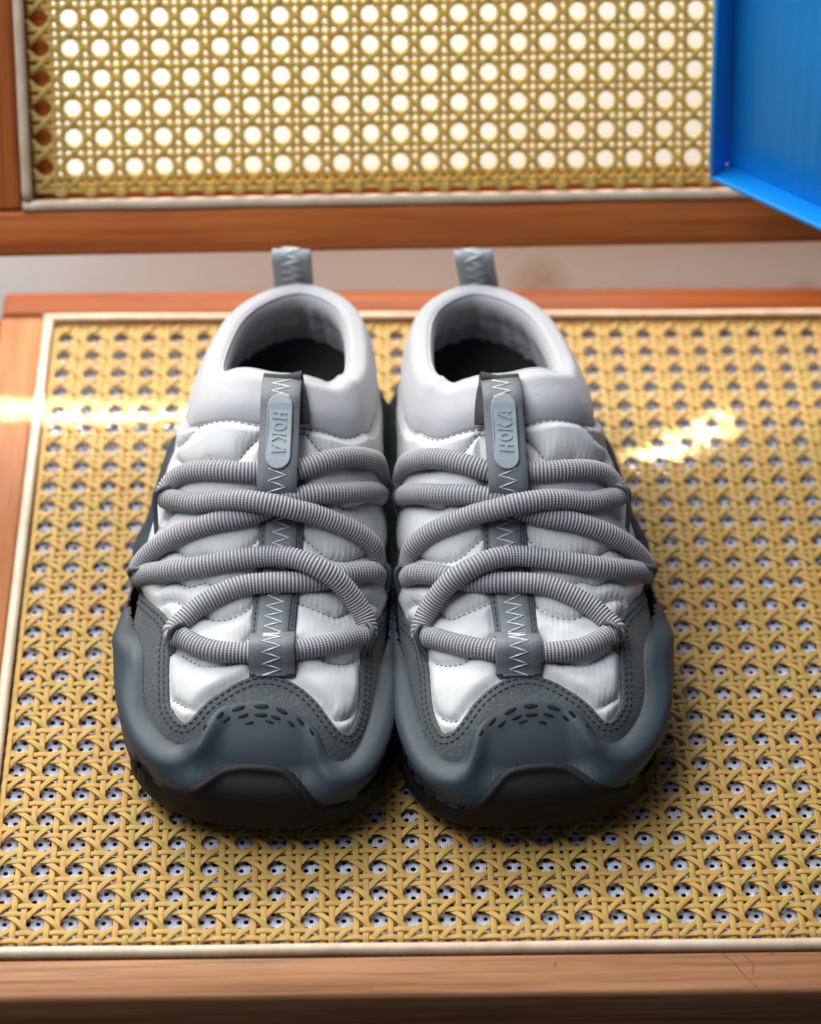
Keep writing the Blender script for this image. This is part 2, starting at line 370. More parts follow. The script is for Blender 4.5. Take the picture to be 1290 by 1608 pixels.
# pen-like scuffs on the front rail
sc = []
for q in ([(265.2, -374.6), (268.5, -378.6), (272.5, -385.1), (276.2, -390.4)], [(272.9, -375.4), (276.3, -379.9), (275.6, -384.5)], [(203.8, -378.0), (203.7, -380.2)], [(283, -375.2), (284.2, -375.4)]):
    q = np.array([(x, y, 2.0) for x, y in q]); n_ = 24; t_ = np.linspace(0, 1, len(q)); q = np.stack([np.interp(np.linspace(0, 1, n_), t_, q[:, j]) for j in range(3)], 1); q[:, :2] += rng.normal(0, .09, (n_, 2))
    sc.append(sweep(q, [(-.22, 0), (0, .06), (.22, 0), (0, -.1)][::-1], scale=0.6 + 0.5 * rng.random(n_)))
part('scuff_marks', joined('scuff_marks', sc, M['scuff']))

# knitted white net under the cane, with round holes in a staggered grid
def net_sheet():
    a = 4.05; ry = a * math.sqrt(3) / 2; V = []; F = []; R = 0.96
    hexa = [(a / math.sqrt(3)) * np.array([math.cos(math.radians(30 + 60 * i)), math.sin(math.radians(30 + 60 * i))]) for i in range(6)]
    hexa = np.array(hexa); h12 = np.array([[R * math.cos(math.radians(30 + 30 * i)), R * math.sin(math.radians(30 + 30 * i))] for i in range(12)])
    h24 = []
    for i in range(6): h24.append(hexa[i]); h24.append((hexa[i] + hexa[(i + 1) % 6]) / 2)
    cell = np.vstack([h24, h12])
    nx = int((X1 - X0) / a) + 1; ny = int(376 / ry) + 1
    ii, jj = np.meshgrid(np.arange(nx), np.arange(ny), indexing='ij')
    cx = X0 + (ii + 0.5 * (jj % 2)) * a + rng.normal(0, .12, ii.shape); cy = 4 - jj * ry + rng.normal(0, .12, ii.shape)
    n = cx.size
    rs = rng.normal(1, 0.06, n)[:, None]
    V = np.zeros((n, 24, 3)); V[:, :12, 0] = (X0 + (ii + 0.5 * (jj % 2)) * a).reshape(-1, 1) + cell[None, :12, 0]; V[:, :12, 1] = (4 - jj * ry).reshape(-1, 1) + cell[None, :12, 1]
    V[:, 12:, 0] = cx.reshape(-1, 1) + cell[None, 12:, 0] * rs; V[:, 12:, 1] = cy.reshape(-1, 1) + cell[None, 12:, 1] * rs
    V[..., 2] = -2.5; V[:, 12:, 2] -= 0.35
    base = np.array([[i, (i + 1) % 12, 12 + (i + 1) % 12, 12 + i] for i in range(12)])
    F = (np.arange(n)[:, None, None] * 24 + base[None]).reshape(-1, 4)
    return mesh_np('backing_net', V.reshape(-1, 3), F, M['net'], False)
part('backing_net', net_sheet())
bm = bmesh.new(); box_bm(bm, (180, -186, -27), (360, 360, 2)); part('dark_layer', bm_mesh('dark_layer', bm, M['floor']))  # dark sheet added under the net so its holes look dark

# chair back: panel axes -> world
RB = np.array([[0.9993544, -0.03561423, -0.00473491], [0.03422007, 0.90340916, 0.42741183], [-0.01094438, -0.42729792, 0.90404464]])
TB = np.array([0.977, -32.144, 110.219])
# local panel axes: x right, y away from the sitter, z up
def bx(v): return np.asarray(v, float) @ RB.T + TB
MB_ = Matrix(RB.tolist()).to_4x4(); MB_.translation = Vector(TB) * MM
def back_part(name, me, loc=(0, 0, 0)):
    o = link(name, me, chair); o.matrix_local = Matrix.Translation(-CH * MM) @ MB_ @ Matrix.Translation(Vector(loc) * MM); return o
BT = 206.0                                  # top of the cane opening
def brail(lo, hi, mt):
    bm = bmesh.new(); lo = np.array(lo, float); hi = np.array(hi, float); box_bm(bm, (lo + hi) / 2, hi - lo, None, 2.2)
    autosmooth(back_part('back_rail', bm_mesh('back_rail', bm, M[mt], True)))
BX1 = 12.7 * 29.5 + 4
brail((-30.5, -2.0, -38.5), (BX1 + 20, 17, -18.4), 'wood_back'); brail((-30.5, -2.0, -18.2), (-10.7, 17, BT + 24), 'wood_back_z')
brail((BX1, -2.0, -18.2), (BX1 + 20, 17, BT + 24), 'wood_back_z'); brail((-10.5, -2.0, BT + 4), (BX1 - .2, 17, BT + 24), 'wood_back')
# rebate behind the cane edge (dark wood seen in the edge holes)
for lo, hi, mt in (((-10.6, 6, -18.2), (4.6, 16, BT + 3.8), 'wood_back_z'), ((4.8, 6, -18.2), (BX1 - 15.2, 16, -6.0), 'wood_back'), ((BX1 - 15, 6, -18.2), (BX1 - .2, 16, BT + 3.8), 'wood_back_z')):
    bm = bmesh.new(); box_bm(bm, (np.array(lo) + np.array(hi)) / 2, np.array(hi) - np.array(lo), None, 0.6); back_part('back_ledge', bm_mesh('back_ledge', bm, M[mt]))
def bspline(a, b):
    n = 50; p = np.stack([np.linspace(a[j], b[j], n) for j in range(3)], 1); p[:, 1] += 0.2 * np.sin(np.linspace(0, 31, n))
    v, f_ = sweep(p, SPL, up=(0, -1, 0)); back_part('cane_spline', mesh_np('cane_spline', v, f_, M['spline']))
bspline((-10.4, -1.2, -16.3), (BX1 - .2, -1.2, -16.3)); bspline((-8.3, -1.2, -14.0), (-8.3, -1.2, BT + 2)); bspline((BX1 - 2.3, -1.2, -14), (BX1 - 2.3, -1.2, BT + 2))
# weave of the back: x = col, z = row (upwards), rise towards the sitter (-y)
def tob(p):  # (x, -r*Pm, rise) -> (x, -rise, -(-y)) with r counted downwards from the top
    p = np.asarray(p); return np.stack([p[:, 0], -p[:, 2] * 0.9, p[:, 1]], 1)
BC0, BC1 = -0.45, 29.5; BR0, BR1 = -16.0, 0.98   # r = -row
Wb = weave(BC0, BC1, BR0, BR1, False)
for k in range(0, 30):                      # each pair of uprights is one strand that turns round at the bottom
    rr = np.linspace(BR0, 0.78, 150); turn = np.linspace(0, np.pi, 9)[1:-1]
    xl = (k + .5 - DP) * Pm - 0.5 * np.clip((rr - 0.35) / 0.4, 0, 1) ** 1.0; xr = 2 * (k + .5) * Pm - xl
    hw = (xr[-1] - xl[-1]) / 2
    L = np.stack([xl + wob(150), -rr * Pm, pairz(rr, -1) * 1.0], 1); Rr = np.stack([xr + wob(150), -rr * Pm, pairz(rr, 1)], 1)
    T = np.stack([(k + .5) * Pm - hw * np.cos(turn), -0.78 * Pm - hw * 0.95 * np.sin(turn), 0.5 * np.sin(turn)], 1)
    pth = np.vstack([L, T, Rr[::-1]])
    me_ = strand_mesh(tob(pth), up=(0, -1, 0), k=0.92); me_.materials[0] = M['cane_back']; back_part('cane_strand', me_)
SECB = [(a * 0.92, b) for a, b in SEC]
hb = []
for r, sg in Wb['h']:
    if r > -7.3:                            # the crosswise strands in view are strands of their own
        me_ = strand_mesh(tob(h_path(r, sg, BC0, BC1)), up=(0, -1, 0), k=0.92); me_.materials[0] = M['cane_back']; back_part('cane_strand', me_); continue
    hb.append(sweep(tob(h_path(r, sg, BC0, BC1)), SECB, up=(0, -1, 0)))
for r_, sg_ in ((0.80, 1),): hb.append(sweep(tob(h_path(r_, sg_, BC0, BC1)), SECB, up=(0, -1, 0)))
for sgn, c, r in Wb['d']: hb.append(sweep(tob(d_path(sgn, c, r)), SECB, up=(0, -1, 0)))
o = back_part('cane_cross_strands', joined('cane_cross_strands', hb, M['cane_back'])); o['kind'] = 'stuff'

# arms and rear posts of the chair (beside the picture)
for x0_, x1_ in ((-128, -102), (403, 436)):
    autosmooth(rail('arm_rest', (x0_, -330, 90), (x1_, 34, 112), M['wood_y'], 4)); xm = (x0_ + x1_) / 2
    for yy, z0, z1 in ((-318, -34, 89.6), (14, -34, 89.6)): autosmooth(rail('arm_post', (xm - 9, yy - 10, z0), (xm + 9, yy + 10, z1), M['wood_y'], 3))
    for yy in (-318, 12): autosmooth(rail('arm_peg', (min(xm, 180) if xm < 0 else XI1 - 2, yy - 6, -24), (XI0 + 2 if xm < 0 else xm, yy + 6, -12), M['wood_x'], 2))
    sx0, sx1 = ((x0_ + 4, -29) if xm < 0 else (BX1 + 18, x1_ - 4))
    for lz in (8, 150):
        bm = bmesh.new(); box_bm(bm, ((sx0 + sx1) / 2, 8, lz), (sx1 - sx0, 10, 16), None, 2); autosmooth(back_part('back_peg', bm_mesh('back_peg', bm, M['wood_back'], True)))
    bm = bmesh.new(); box_bm(bm, (xm, 8, 95), (18, 18, 215), None, 3); autosmooth(back_part('back_post', bm_mesh('back_post', bm, M['wood_back_z'], True)))

# ------------------------------------------------------------------ blue shoebox lid: a shallow tray on its side, open towards the room
B0 = np.array([283.3, -51.5, 115.9]); e1 = np.array([0.7561, -0.6545, 0]); e2 = np.array([-0.0627, -0.0725, 0.9954]); nn = np.array([0.6514, 0.7526, 0.0959])
lid = empty('shoebox_lid', B0, 'bright blue corrugated cardboard box lid leaning against the chair back', 'box lid')
LM = Matrix(np.stack([e1, e2, -nn], 1).tolist()).to_4x4()   # local: x along the bottom edge, y up, z towards the room
lid.matrix_world = Matrix.Translation(Vector(B0) * MM) @ LM
LW, LH, LD = 190, 150, 10.5
def lid_part(name, lo, hi, mat, bev=0.35):
    bm = bmesh.new(); lo = np.array(lo, float); hi = np.array(hi, float); box_bm(bm, (lo + hi) / 2, hi - lo, None, bev); link(name, bm_mesh(name, bm, mat, True), lid)
    autosmooth(lid.children[-1])
lid_part('lid_panel', (2.7, 2.7, -LD - 1.4), (LW, LH, -LD), M['blue'])
lid_part('lid_wall', (0.1, 3.0, -LD - 1.3), (2.6, LH, 0.2), M['blue'], 0.9)
lid_part('lid_wall', (1.0, 0.0, -LD - 1.5), (LW, 2.6, 0.0), M['blue'], 0.9)
lid_part('lid_wall', (0.2, LH + .1, -LD - 1.4), (LW, LH + 2.6, 0), M['blue'], 0.9)
lid_part('lid_wall', (LW + .1, 0.2, -LD - 1.4), (LW + 2.7, LH, 0), M['blue'], 0.9)
lid_part('torn_corner', (0.0, 0.5, -1.6), (1.2, 2.9, 0.1), M['raw'], 0.3)
# ---- shoe last: local mm, X = across (+ towards the other shoe), Y = from toe (0) to heel (253), Z up
M_PTS=[(2,0),(18,1.5),(31,6),(40.5,16),(46,32),(48.5,52),(48.5,75),(47.5,100),(45,130),(42.8,160),(41.3,190),(38.5,217),(27,241),(12,252),(2,253.5),(-9,252),(-25,241),(-39,218),(-47,190),(-52,160),(-57,130),(-60,100),(-61,75),(-58,50),(-51,30),(-42,16),(-29,6),(-15,1.5)]
def cr_closed(pts,n):
    p=np.array(pts,float);m=len(p);out=[]
    k=max(8,int(n*4/m))
    t=np.linspace(0,1,k,endpoint=False)[:,None]
    for i in range(m):
        a,b,c,d=p[i-1],p[i],p[(i+1)%m],p[(i+2)%m]
        out.append(.5*((2*b)+(-a+c)*t+(2*a-5*b+4*c-d)*t*t+(-a+3*b-3*c+d)*t**3))
    q=np.concatenate(out);q=np.vstack([q,q[:1]])
    l=np.concatenate([[0],np.cumsum(np.linalg.norm(np.diff(q,axis=0),axis=1))])
    s=np.linspace(0,l[-1],n,endpoint=False)
    return np.stack([np.interp(s,l,q[:,j]) for j in range(q.shape[1])],1)
def cr_open(pts,n=None,step=None):
    p=np.array(pts,float);p=np.vstack([2*p[0]-p[1],p,2*p[-1]-p[-2]]);out=[]
    t=np.linspace(0,1,24,endpoint=False)[:,None]
    for i in range(1,len(p)-2):
        a,b,c,d=p[i-1],p[i],p[i+1],p[i+2]
        out.append(.5*((2*b)+(-a+c)*t+(2*a-5*b+4*c-d)*t*t+(-a+3*b-3*c+d)*t**3))
    q=np.vstack(out+[p[-2:-1]])
    l=np.concatenate([[0],np.cumsum(np.linalg.norm(np.diff(q,axis=0),axis=1))])
    if n is None:n=max(2,int(l[-1]/step)+1)
    s=np.linspace(0,l[-1],n)
    return np.stack([np.interp(s,l,q[:,j]) for j in range(q.shape[1])],1)
def normals2(q):
    t=np.roll(q,-1,0)-np.roll(q,1,0);t/=np.linalg.norm(t,axis=1)[:,None]
    return np.stack([t[:,1],-t[:,0]],1)   # outward for counter-clockwise (toe -> +X side -> heel)
MO=cr_closed(M_PTS,900)
INS=np.where(MO[:,0]>0,np.interp(MO[:,1],[0,60,130,253],[6,6,3,4]),6.0)
INS=sum(np.roll(INS,k) for k in range(-20,21))/41
BO=MO-INS[:,None]*normals2(MO)
ip=np.interp
def zb(s):return ip(s,[0,40,90,170,253],[17,20,24,27,29])
HS=[-5,0,7,20,35,44,62,78,94,115,134,152,170,200,253]
HZ=[34,36,38.5,42,45,46.5,50.5,55.5,63,77.5,91,102,111,119,121]
def Hc(s):
    # smooth the piecewise profile
    return sum(ip(s+o,HS,HZ) for o in (-8,-4,0,4,8))/5
def Lw(s):return ip(s,[0,30,70,150,253],[34,38,45,37,35])
def dist_in(xy):
    """distance to the base outline (exact on its segments)"""
    out=np.empty(len(xy));a=BO[::2];n=len(a);A=a.astype(np.float32)
    for i in range(0,len(xy),4000):
        c=xy[i:i+4000];k=((c.astype(np.float32)[:,None,:]-A[None])**2).sum(2).argmin(1);best=None
        for p,q in ((a[k],a[(k+1)%n]),(a[k-1],a[k])):
            e=q-p;t=np.clip(((c-p)*e).sum(1)/((e*e).sum(1)+1e-12),0,1)[:,None];d=np.sqrt(((c-p-e*t)**2).sum(1))
            best=d if best is None else np.minimum(best,d)
        out[i:i+4000]=best
    return out
def g(x):
    x=np.clip(x,0,1);return (1-(1-x)**2.15)**(1/1.85)
def Hf(xy):
    """height of the last above plan points (inside the base outline)"""
    xy=np.asarray(xy,float);s=xy[:,1]
    return zb(s)+(Hc(s)-zb(s))*g(dist_in(xy)/Lw(s))
# collar rim, plan
R_PTS=[(3,150),(14,151),(22.5,154.5),(28.8,163.5),(31.5,178),(31,197),(28.8,215),(24,228),(15,237),(3,241.5),(-9,237),(-18.5,228),(-25.5,215),(-29,197),(-30.5,180),(-29,165),(-22,155.5),(-8,151)]
RO=cr_closed(R_PTS,720)
def rim_at(f):
    i=(f%1)*len(RO);k=np.floor(i).astype(int);w=(i-k)[:,None]
    return RO[k%len(RO)]*(1-w)+RO[(k+1)%len(RO)]*w
def cumlen(q):
    l=np.concatenate([[0],np.cumsum(np.linalg.norm(np.diff(np.vstack([q,q[:1]]),axis=0),axis=1))]);return l/l[-1]
def map_u(u):
    """outline fraction -> rim fraction"""
    bl=cumlen(BO);rl=cumlen(RO)
    def bu(pt):return bl[np.argmin(((BO-np.array(pt))**2).sum(1))]
    def ru(pt):return rl[np.argmin(((RO-np.array(pt))**2).sum(1))]
    kb=[0,bu((44,55)),bu((40,110)),bu((36,165)),bu((35,205)),bu((24,240)),bu((2,248)),bu((-20,240)),bu((-40,205)),bu((-48,165)),bu((-54,110)),bu((-52,55)),1]
    kr=[0,ru((16,152)),ru((28,159)),ru((34,174)),ru((32,205)),ru((15,237)),ru((3,243)),ru((-9,237)),ru((-28,205)),ru((-31,174)),ru((-24,159)),ru((-10,152)),1]
    return ip(u,kb,kr)
def base_grid(U,NV,m=260):
    """U: outline fractions (len NU). returns P (NU,NV,3)"""
    bl=cumlen(BO);BB=np.vstack([BO,BO[:1]])
    O=np.stack([ip(U,bl,BB[:,j]) for j in (0,1)],1)
    R=rim_at(map_u(U))
    w=(np.linspace(0,1,m)**2.2)
    xy=O[:,None]+(R-O)[:,None]*w[None,:,None]
    z=Hf(xy.reshape(-1,2)).reshape(len(U),m)
    z[:,0]=zb(O[:,1])
    # level the rim: a smooth line falling from the tongue to the heel
    zt=ip(R[:,1],[150,156,165,180,197,215,243],[100.0,97.0,91.3,86.5,83.5,81,78.5]);k=(zt-z[:,0])/(z[:,-1]-z[:,0]);bl2=np.clip((R[:,1]-151)/10,0,1);k=1+(k-1)*bl2
    zz=z[:,:1]+(z-z[:,:1])*(1+(k[:,None]-1)*np.clip((w[None]**(1/2.2))*1.2,0,1));z=zz
    Q=np.concatenate([xy,z[...,None]],2)
    l=np.concatenate([np.zeros((len(U),1)),np.cumsum(np.linalg.norm(np.diff(Q,axis=1),axis=2),axis=1)],1)
    v=np.linspace(0,1,NV)
    P=np.empty((len(U),NV,3))
    for i in range(len(U)):
        for j in range(3):P[i,:,j]=ip(v*l[i,-1],l[i],Q[i,:,j])
    return P,l[:,-1]
def grid_normals(P,closed=True):
    if closed:du=np.roll(P,-1,0)-np.roll(P,1,0)
    else:du=np.gradient(P,axis=0)
    dv=np.gradient(P,axis=1)
    n=np.cross(du,dv);n/=np.linalg.norm(n,axis=2)[...,None]+1e-12
    return n
SA=0.0409;CA=np.sqrt(1-SA*SA);T0=np.array([95.6,-319.0])
def to_world(p):
    p=np.asarray(p,float);w=p.copy()
    w[...,0]=T0[0]+CA*p[...,0]+SA*p[...,1];w[...,1]=T0[1]-SA*p[...,0]+CA*p[...,1]
    return w
# ------------------------------------------------------------------ shoes
# edges of the overlays, as points on the last (local mm)
MG_E = [(-53.1,102.9,33.1),(-47.1,84.9,43.5),(-41.6,76.7,46.2),(-38.4,71.1,46.4),(-37.3,66.7,45.8),(-37.5,62.7,44.6),(-37.8,59.0,43.4),(-37.4,55.7,42.8),(-37.2,50.2,41.2),(-36.5,42.5,39.0),(-35.8,36.3,37.0),(-34.5,33.6,36.8),(-32.6,30.7,36.4),(-30.3,28.2,36.3),(-28.0,28.2,37.1),(-24.7,31.2,40.1),(-21.3,34.2,42.3),(-16.7,37.0,44.1),(-12.3,39.9,45.4),(-6.6,42.6,46.3),(-2.5,43.6,46.5),(1.5,43.8,46.5),(5.3,43.2,46.4),(10.0,41.7,45.7),(14.9,39.0,44.2),(19.7,35.4,42.1),(23.1,31.8,39.8),(26.0,28.7,37.1),(28.5,27.2,35.3),(30.8,27.5,33.8),(32.6,30.0,33.1),(34.2,36.4,33.4),(34.9,42.5,34.2),(35.1,50.5,36.0),(35.1,58.6,37.7),(35.5,64.6,38.1),(35.9,69.4,38.8),(36.7,73.8,38.9),(39.2,82.5,37.6),(42.3,95.4,31.9),
        (42.6,108,32),(42,120,36),(41,138,42),(40,155,46),(39,172,50),(37.5,190,50),(34,212,50),(25,234,50),(10,244,50),(-3,246,50),(-16,243,50),(-29,230,50),(-36,212,51),(-40,192,54),(-41.5,172,63),(-43.5,158,63),(-45.8,146,60),(-49,132,53),(-52,118,43),(-53.4,110,35.5)]
WR_E = [(-54.4,95,29.6),(-53.6,84.5,31.8),(-51.6,77,35),(-49.3,70.0,36.7),(-47.2,61.8,36.9),(-46.5,53.9,35.1),(-46.0,47.6,33.1),(-44.4,40.3,31.2),(-41.7,33.9,30.5),(-37.8,28.0,30.5),(-34.4,24.1,30.7),(-31.0,22.0,31.5),(-27.9,21.6,32.9),(-25.3,22.6,34.9),(-23.5,24.9,37.1),(-21.3,27.3,39.2),(-18.3,30.0,41.2),(-13.9,32.3,42.8),(-9.5,33.3,43.4),(-4.0,33.9,43.8),(1.2,34.0,43.9),(6.2,33.1,43.5),(10.9,31.3,42.7),(15.5,28.9,41.4),(18.9,26.3,39.6),(21.6,23.3,37.2),(23.2,20.2,34.4),(24.9,17.7,31.7),(27.0,17.0,30.1),(29.8,18.3,28.8),(32.7,21.4,28.1),(35.4,27.4,28.3),(37.6,35.5,28.8),(39.2,44.5,29.4),(39.9,51.5,29.7),(41.0,63.0,29.8),(42.0,76.0,28.9),(42.6,88,28.8),(42.8,100,28.8),
        (42.6,115,30),(42,128,34),(41.5,142,38),(41,156,41),(40.5,172,42),(39.5,190,40),(36,214,38),(26,237,37),(10,247,37),(-3,248,37),(-16,246,37),(-30,233,38),(-38,214,40),(-42.5,192,44),(-44.5,176,54),(-46,163,56),(-48,152,54),(-50,140,47.5),(-52.4,126,37.5),(-54,112,27.2),(-54.6,103,27.2)]
BM_E = [(-38.5,20.5,18.1),(-35.5,17.6,18.3),(-32.4,15.2,18.9),(-29.0,13.0,20.2),(-25.1,11.4,22.4),(-21.3,11.2,25.0),(-17.8,12.0,27.6),(-13.9,13.0,29.5),(-8.3,13.3,30.8),(-2.2,13.2,31.1),(4.0,13.0,30.9),(8.5,12.6,30.1),(12.0,11.5,28.6),(15.4,9.9,25.7),(18.9,8.6,22.2),(22.3,8.6,19.5),(25.9,10.2,18.6),(29.0,12.4,18.2),(31.5,14.6,18.0)]
PERF = [(-16.5,27.1,40.2,4.2,50),(-13.6,25.9,39.9,3.6,45),(-9.5,29.7,41.9,5.2,20),(-7.4,27.2,40.9,4.2,20),(-4.9,25.1,40.1,3.4,15),(-0.6,30.4,42.4,5.6,0),(-0.7,27.6,41.2,4.8,0),(-20.6,24.0,37.5,2.6,65),(2.4,25.1,40.1,3.4,-15),(4.6,26.9,40.9,4.0,-20),(7.0,29.0,41.6,5.0,-25),(10.4,25.0,39.8,3.8,-35),(14.0,26.0,40.0,4.2,-45),(18.2,22.8,37.7,3.0,-60)]
LACE = [  # (x, y, z, extra height)
 (-31.5,60.2,46.7,0),(-27.4,56.6,47,0),(-21.6,53.2,47.5,0),(-15.1,51.5,47.9,0),(-6.7,51,48.1,0),(1.6,51.2,48.1,0),(8.1,52.5,48,0),(13.6,54.5,47.6,0),(19.9,57.8,46.5,0),(26.2,62.5,44.9,0),(31.0,67.0,43.5,0),
 (35.2,70.4,41,0.6),(34.6,73.6,42,1.0),(33.0,76.6,43.4,1.2),(30.8,79.5,46.3,1.5),(26.4,82.6,50.5,3),(21.0,85.3,54.5,5.0),(15.5,87.4,57.8,5.6),(8.5,90.0,61,3.6),(0.0,91.2,62.1,1.0),(-8,90.6,61.6,0.4),(-16.7,89.3,60.6,0),(-30.2,88.8,57.2,0),(-39.0,91.0,53.1,0),(-46.0,95.4,47.4,0),
 (-50.6,99.5,42,0.6),(-50.2,102.0,42.5,1.2),(-48.2,103.0,46,1.2),(-44.2,103.2,53.1,0.6),(-37.5,103.0,60,0.2),(-30.6,103.0,64.8,0),(-21.8,103.7,68.6,0),(-13.0,104.8,70.3,0),(-4.4,107.4,72.2,-0.6),(1.5,110.6,74.6,-0.6),(7.5,112.2,75.3,-0.2),(15.7,114.8,74.7,0),(24.0,118.8,72.0,0),(30.5,124.2,68.0,0),(36.0,132.0,61,0),
 (39.6,139.5,53,0.8),(40.2,144.5,53,1.6),(38.2,146.0,58,1.2),(35.2,142.5,67,0.6),(32.0,138.6,72.5,0.2),(27.5,134.1,77.7,0),(21.8,129.4,80.7,0),(15.3,125.0,81.8,0),(10.0,122.0,81.6,-.3),(5.0,120.2,81.2,-.7),(-5.2,119.9,81,-.7),(-13.5,119.8,80.7,0),(-22.1,121.0,79.9,0),(-30.0,123.4,77.2,0),(-35.4,125.2,73.2,0.2),(-39.2,125.0,68.5,0.6),
 (-41.0,121.6,65.0,1.4),(-39.4,118.4,66.2,0.8),(-36.4,116.4,68,0.2),(-32.9,113.7,69.5,0),(-28.0,111.4,71.1,0),(-22.0,110.4,73.2,0.8),(-13.1,109.8,73.8,3.6),(-4.5,108.9,73.4,5.2),(2,108.0,72.6,4.6),(8,107.4,71.6,3),(13.8,107.2,70.6,1.2),(22.3,107.4,66.3,0),(29.5,108.2,60.7,0),(35.5,108.6,54.5,0),(39.4,108.4,48.5,0.4),
 (42.0,105.6,42.5,1.0),(41.0,102.6,43,1.4),(38.0,99.8,47,0.8),(33.5,96.8,50.2,0),(26.5,91.2,54.2,-0.5),(20.5,86.8,55.8,-0.8),(15.5,84.2,56,-0.4),(8.1,82.2,56.9,0),(-0.8,81.3,57.1,0),(-9.8,80.0,56.8,0),(-16.4,77.6,55.6,0),(-23.0,74.4,53.5,0),(-28.1,71.2,51.0,0),(-31.9,67.4,48.6,0.2),
 (-35.2,63.6,46,0.8),(-34.4,61.6,46,0.6)]
CTR = [(2.4,42.5,46.4),(2.2,46,46.9),(1.8,52,48.3),(1.5,58,49.7),(1.8,71.5,53.4),(2.5,81.7,57.3),(2.9,91.6,62.1),(3.0,102.4,68.8),(2.9,110,74),(2.8,118,79)]

# stitched seams of the quilting
QL = [
[(9.6,135.2,91.0),(13.4,132.4,88.0),(17.3,130.0,84.5),(23.1,129.4,80.0),(30.0,132.2,74.4),(36.5,141.2,68.3),(40.5,149,60)],
[(-4.6,133.7,90.5),(-8.1,131.0,88.7),(-11.6,128.0,86.7),(-14.4,124.8,84.4),(-16.7,124.0,83.5),(-19.5,124.3,83.2),(-22.9,125.5,82.7),(-25.3,126.7,82.3),(-27.5,127.2,81.1),(-31.1,127.8,78.6),(-35.6,130.9,75.2),(-39.9,138.6,69.8)],
[(-28.3,143.8,88.6),(-32.5,142.8,83.3),(-36.3,143.1,77.3),(-40.9,149.6,66.6)],
[(7.8,116.0,77.9),(12.5,113.5,75.1),(18.1,113.6,72.9),(22.4,115.9,71.7),(26.0,115.3,68.3),(30.4,118.9,65.8),(35.9,126.2,61.5),(40.2,139.4,50.2)],
[(-5.0,115.3,77.8),(-9.3,111.8,75.3),(-13.2,110.6,74.5),(-23.5,110.6,72.7),(-28.3,113.0,72.1),(-34.2,114.5,68.8),(-38.5,115.8,65.0),(-42.9,115.3,58.8)],
[(7.9,101.9,68.1),(11.7,99.8,65.9),(15.3,97.9,63.7),(18.8,96.1,61.2),(22.2,95.4,59.1),(26.7,96.7,56.8),(31.0,100.1,54.6),(35.4,105.5,51.7),(38.7,110.9,47.7),(41.9,120.5,38.3)],
[(-3.9,100.4,67.5),(-6.7,97.6,65.7),(-9.6,95.0,64.1),(-13.2,92.5,62.7),(-18.2,91.3,61.7),(-22.9,91.8,61.1),(-27.5,93.4,60.6),(-32.3,94.0,58.8),(-38.4,99.4,57.4),(-43.3,101.6,53.3)],
[(8.0,87.8,59.6),(12.4,85.0,57.5),(18.2,83.7,55.1),(22.5,84.4,53.5),(28.1,87.7,51.5),(34.6,94.1,47.8),(40.1,103.0,41.2)],
[(-5.2,86.5,59.5),(-9.8,83.5,58.1),(-15.5,81.5,57.2),(-20.0,80.9,56.5),(-25.9,83.2,56.2),(-31.7,83.0,54.1),(-37.7,86.9,52.5),(-42.6,88.1,49.2)],
[(8.0,77.1,54.9),(12.2,75.4,53.5),(18.5,74.3,51.3),(23.1,73.8,49.2),(26.3,74.5,47.8),(30.7,79.6,46.4),(35.0,85.4,44.1),(38.0,89.7,41.5),(40.4,91.5,37.1),(41.2,90.4,35.0)],
[(-4.7,76.3,55.3),(-9.1,71.1,53.4),(-14.7,68.2,52.3),(-20.4,67.5,51.5),(-26.3,70.3,51.1),(-31.9,74.7,50.9),(-34.8,77.2,50.5),(-37.9,79.1,49.5),(-41.2,80.1,47.7),(-43.2,79.5,45.8)],
[(7.9,64.0,50.7),(10.4,61.4,49.7),(14.6,58.4,48.2),(20.3,54.1,45.6),(23.8,53.4,44.1),(29.3,55.5,41.5),(34.0,60.3,38.8),(35.2,62.0,38.0)],
[(-5.2,62.0,50.7),(-8.5,58.1,49.7),(-10.5,52.7,48.4),(-12.3,49.0,47.5),(-16.9,48.0,46.9),(-23.8,48.3,45.8),(-29.3,51.7,45.2),(-33.5,55.5,44.6),(-35.2,56.7,44.1)],
[(-35.4,38.4,38.1),(-34.6,37.2,38.1),(-33.0,35.9,38.5),(-31.4,34.6,38.8),(-28.0,32.0,39.2),(-25.8,30.9,39.6),(-23.8,30.6,40.1)],
[(22.0,32.5,40.5),(23.7,32.1,39.6),(25.5,30.5,38.2),(28.2,30.5,36.6),(30.9,32.8,35.3),(33.5,36.4,34.2),(34.7,38.8,33.7)],
]

# base surface, denser at the toe
wu = np.linspace(0, 1, 4001); dens = 1.0 + 1.9 * (np.cos(np.pi * np.clip(np.minimum(wu, 1 - wu) / 0.30, 0, 1)) * .5 + .5)
cu = np.concatenate([[0], np.cumsum(dens[:-1])]); cu /= cu[-1]
NU, NV = 640, 210
U = np.interp(np.arange(NU) / NU, cu, wu)
G, GL = base_grid(U, NV); GN = grid_normals(G)
for _ in range(2):   # soften the normals
    GN = (GN + np.roll(GN, 1, 0) + np.roll(GN, -1, 0)); GN[:, 1:-1] += 0.5 * (GN[:, 2:] + GN[:, :-2]); GN /= np.linalg.norm(GN, axis=2)[..., None]
ARC = np.linspace(0, 1, NV)[None] * GL[:, None]
Gf = G.reshape(-1, 3).astype(np.float32); GNf = GN.reshape(-1, 3)
from mathutils import kdtree
def kd_of(p):
    kd = kdtree.KDTree(len(p))
    for i, q in enumerate(p.tolist()): kd.insert(q, i)
    kd.balance(); return kd
KDG = kd_of(Gf)
def near(pts):
    f = KDG.find; return np.array([f(q)[1] for q in np.asarray(pts, float).tolist()], int)
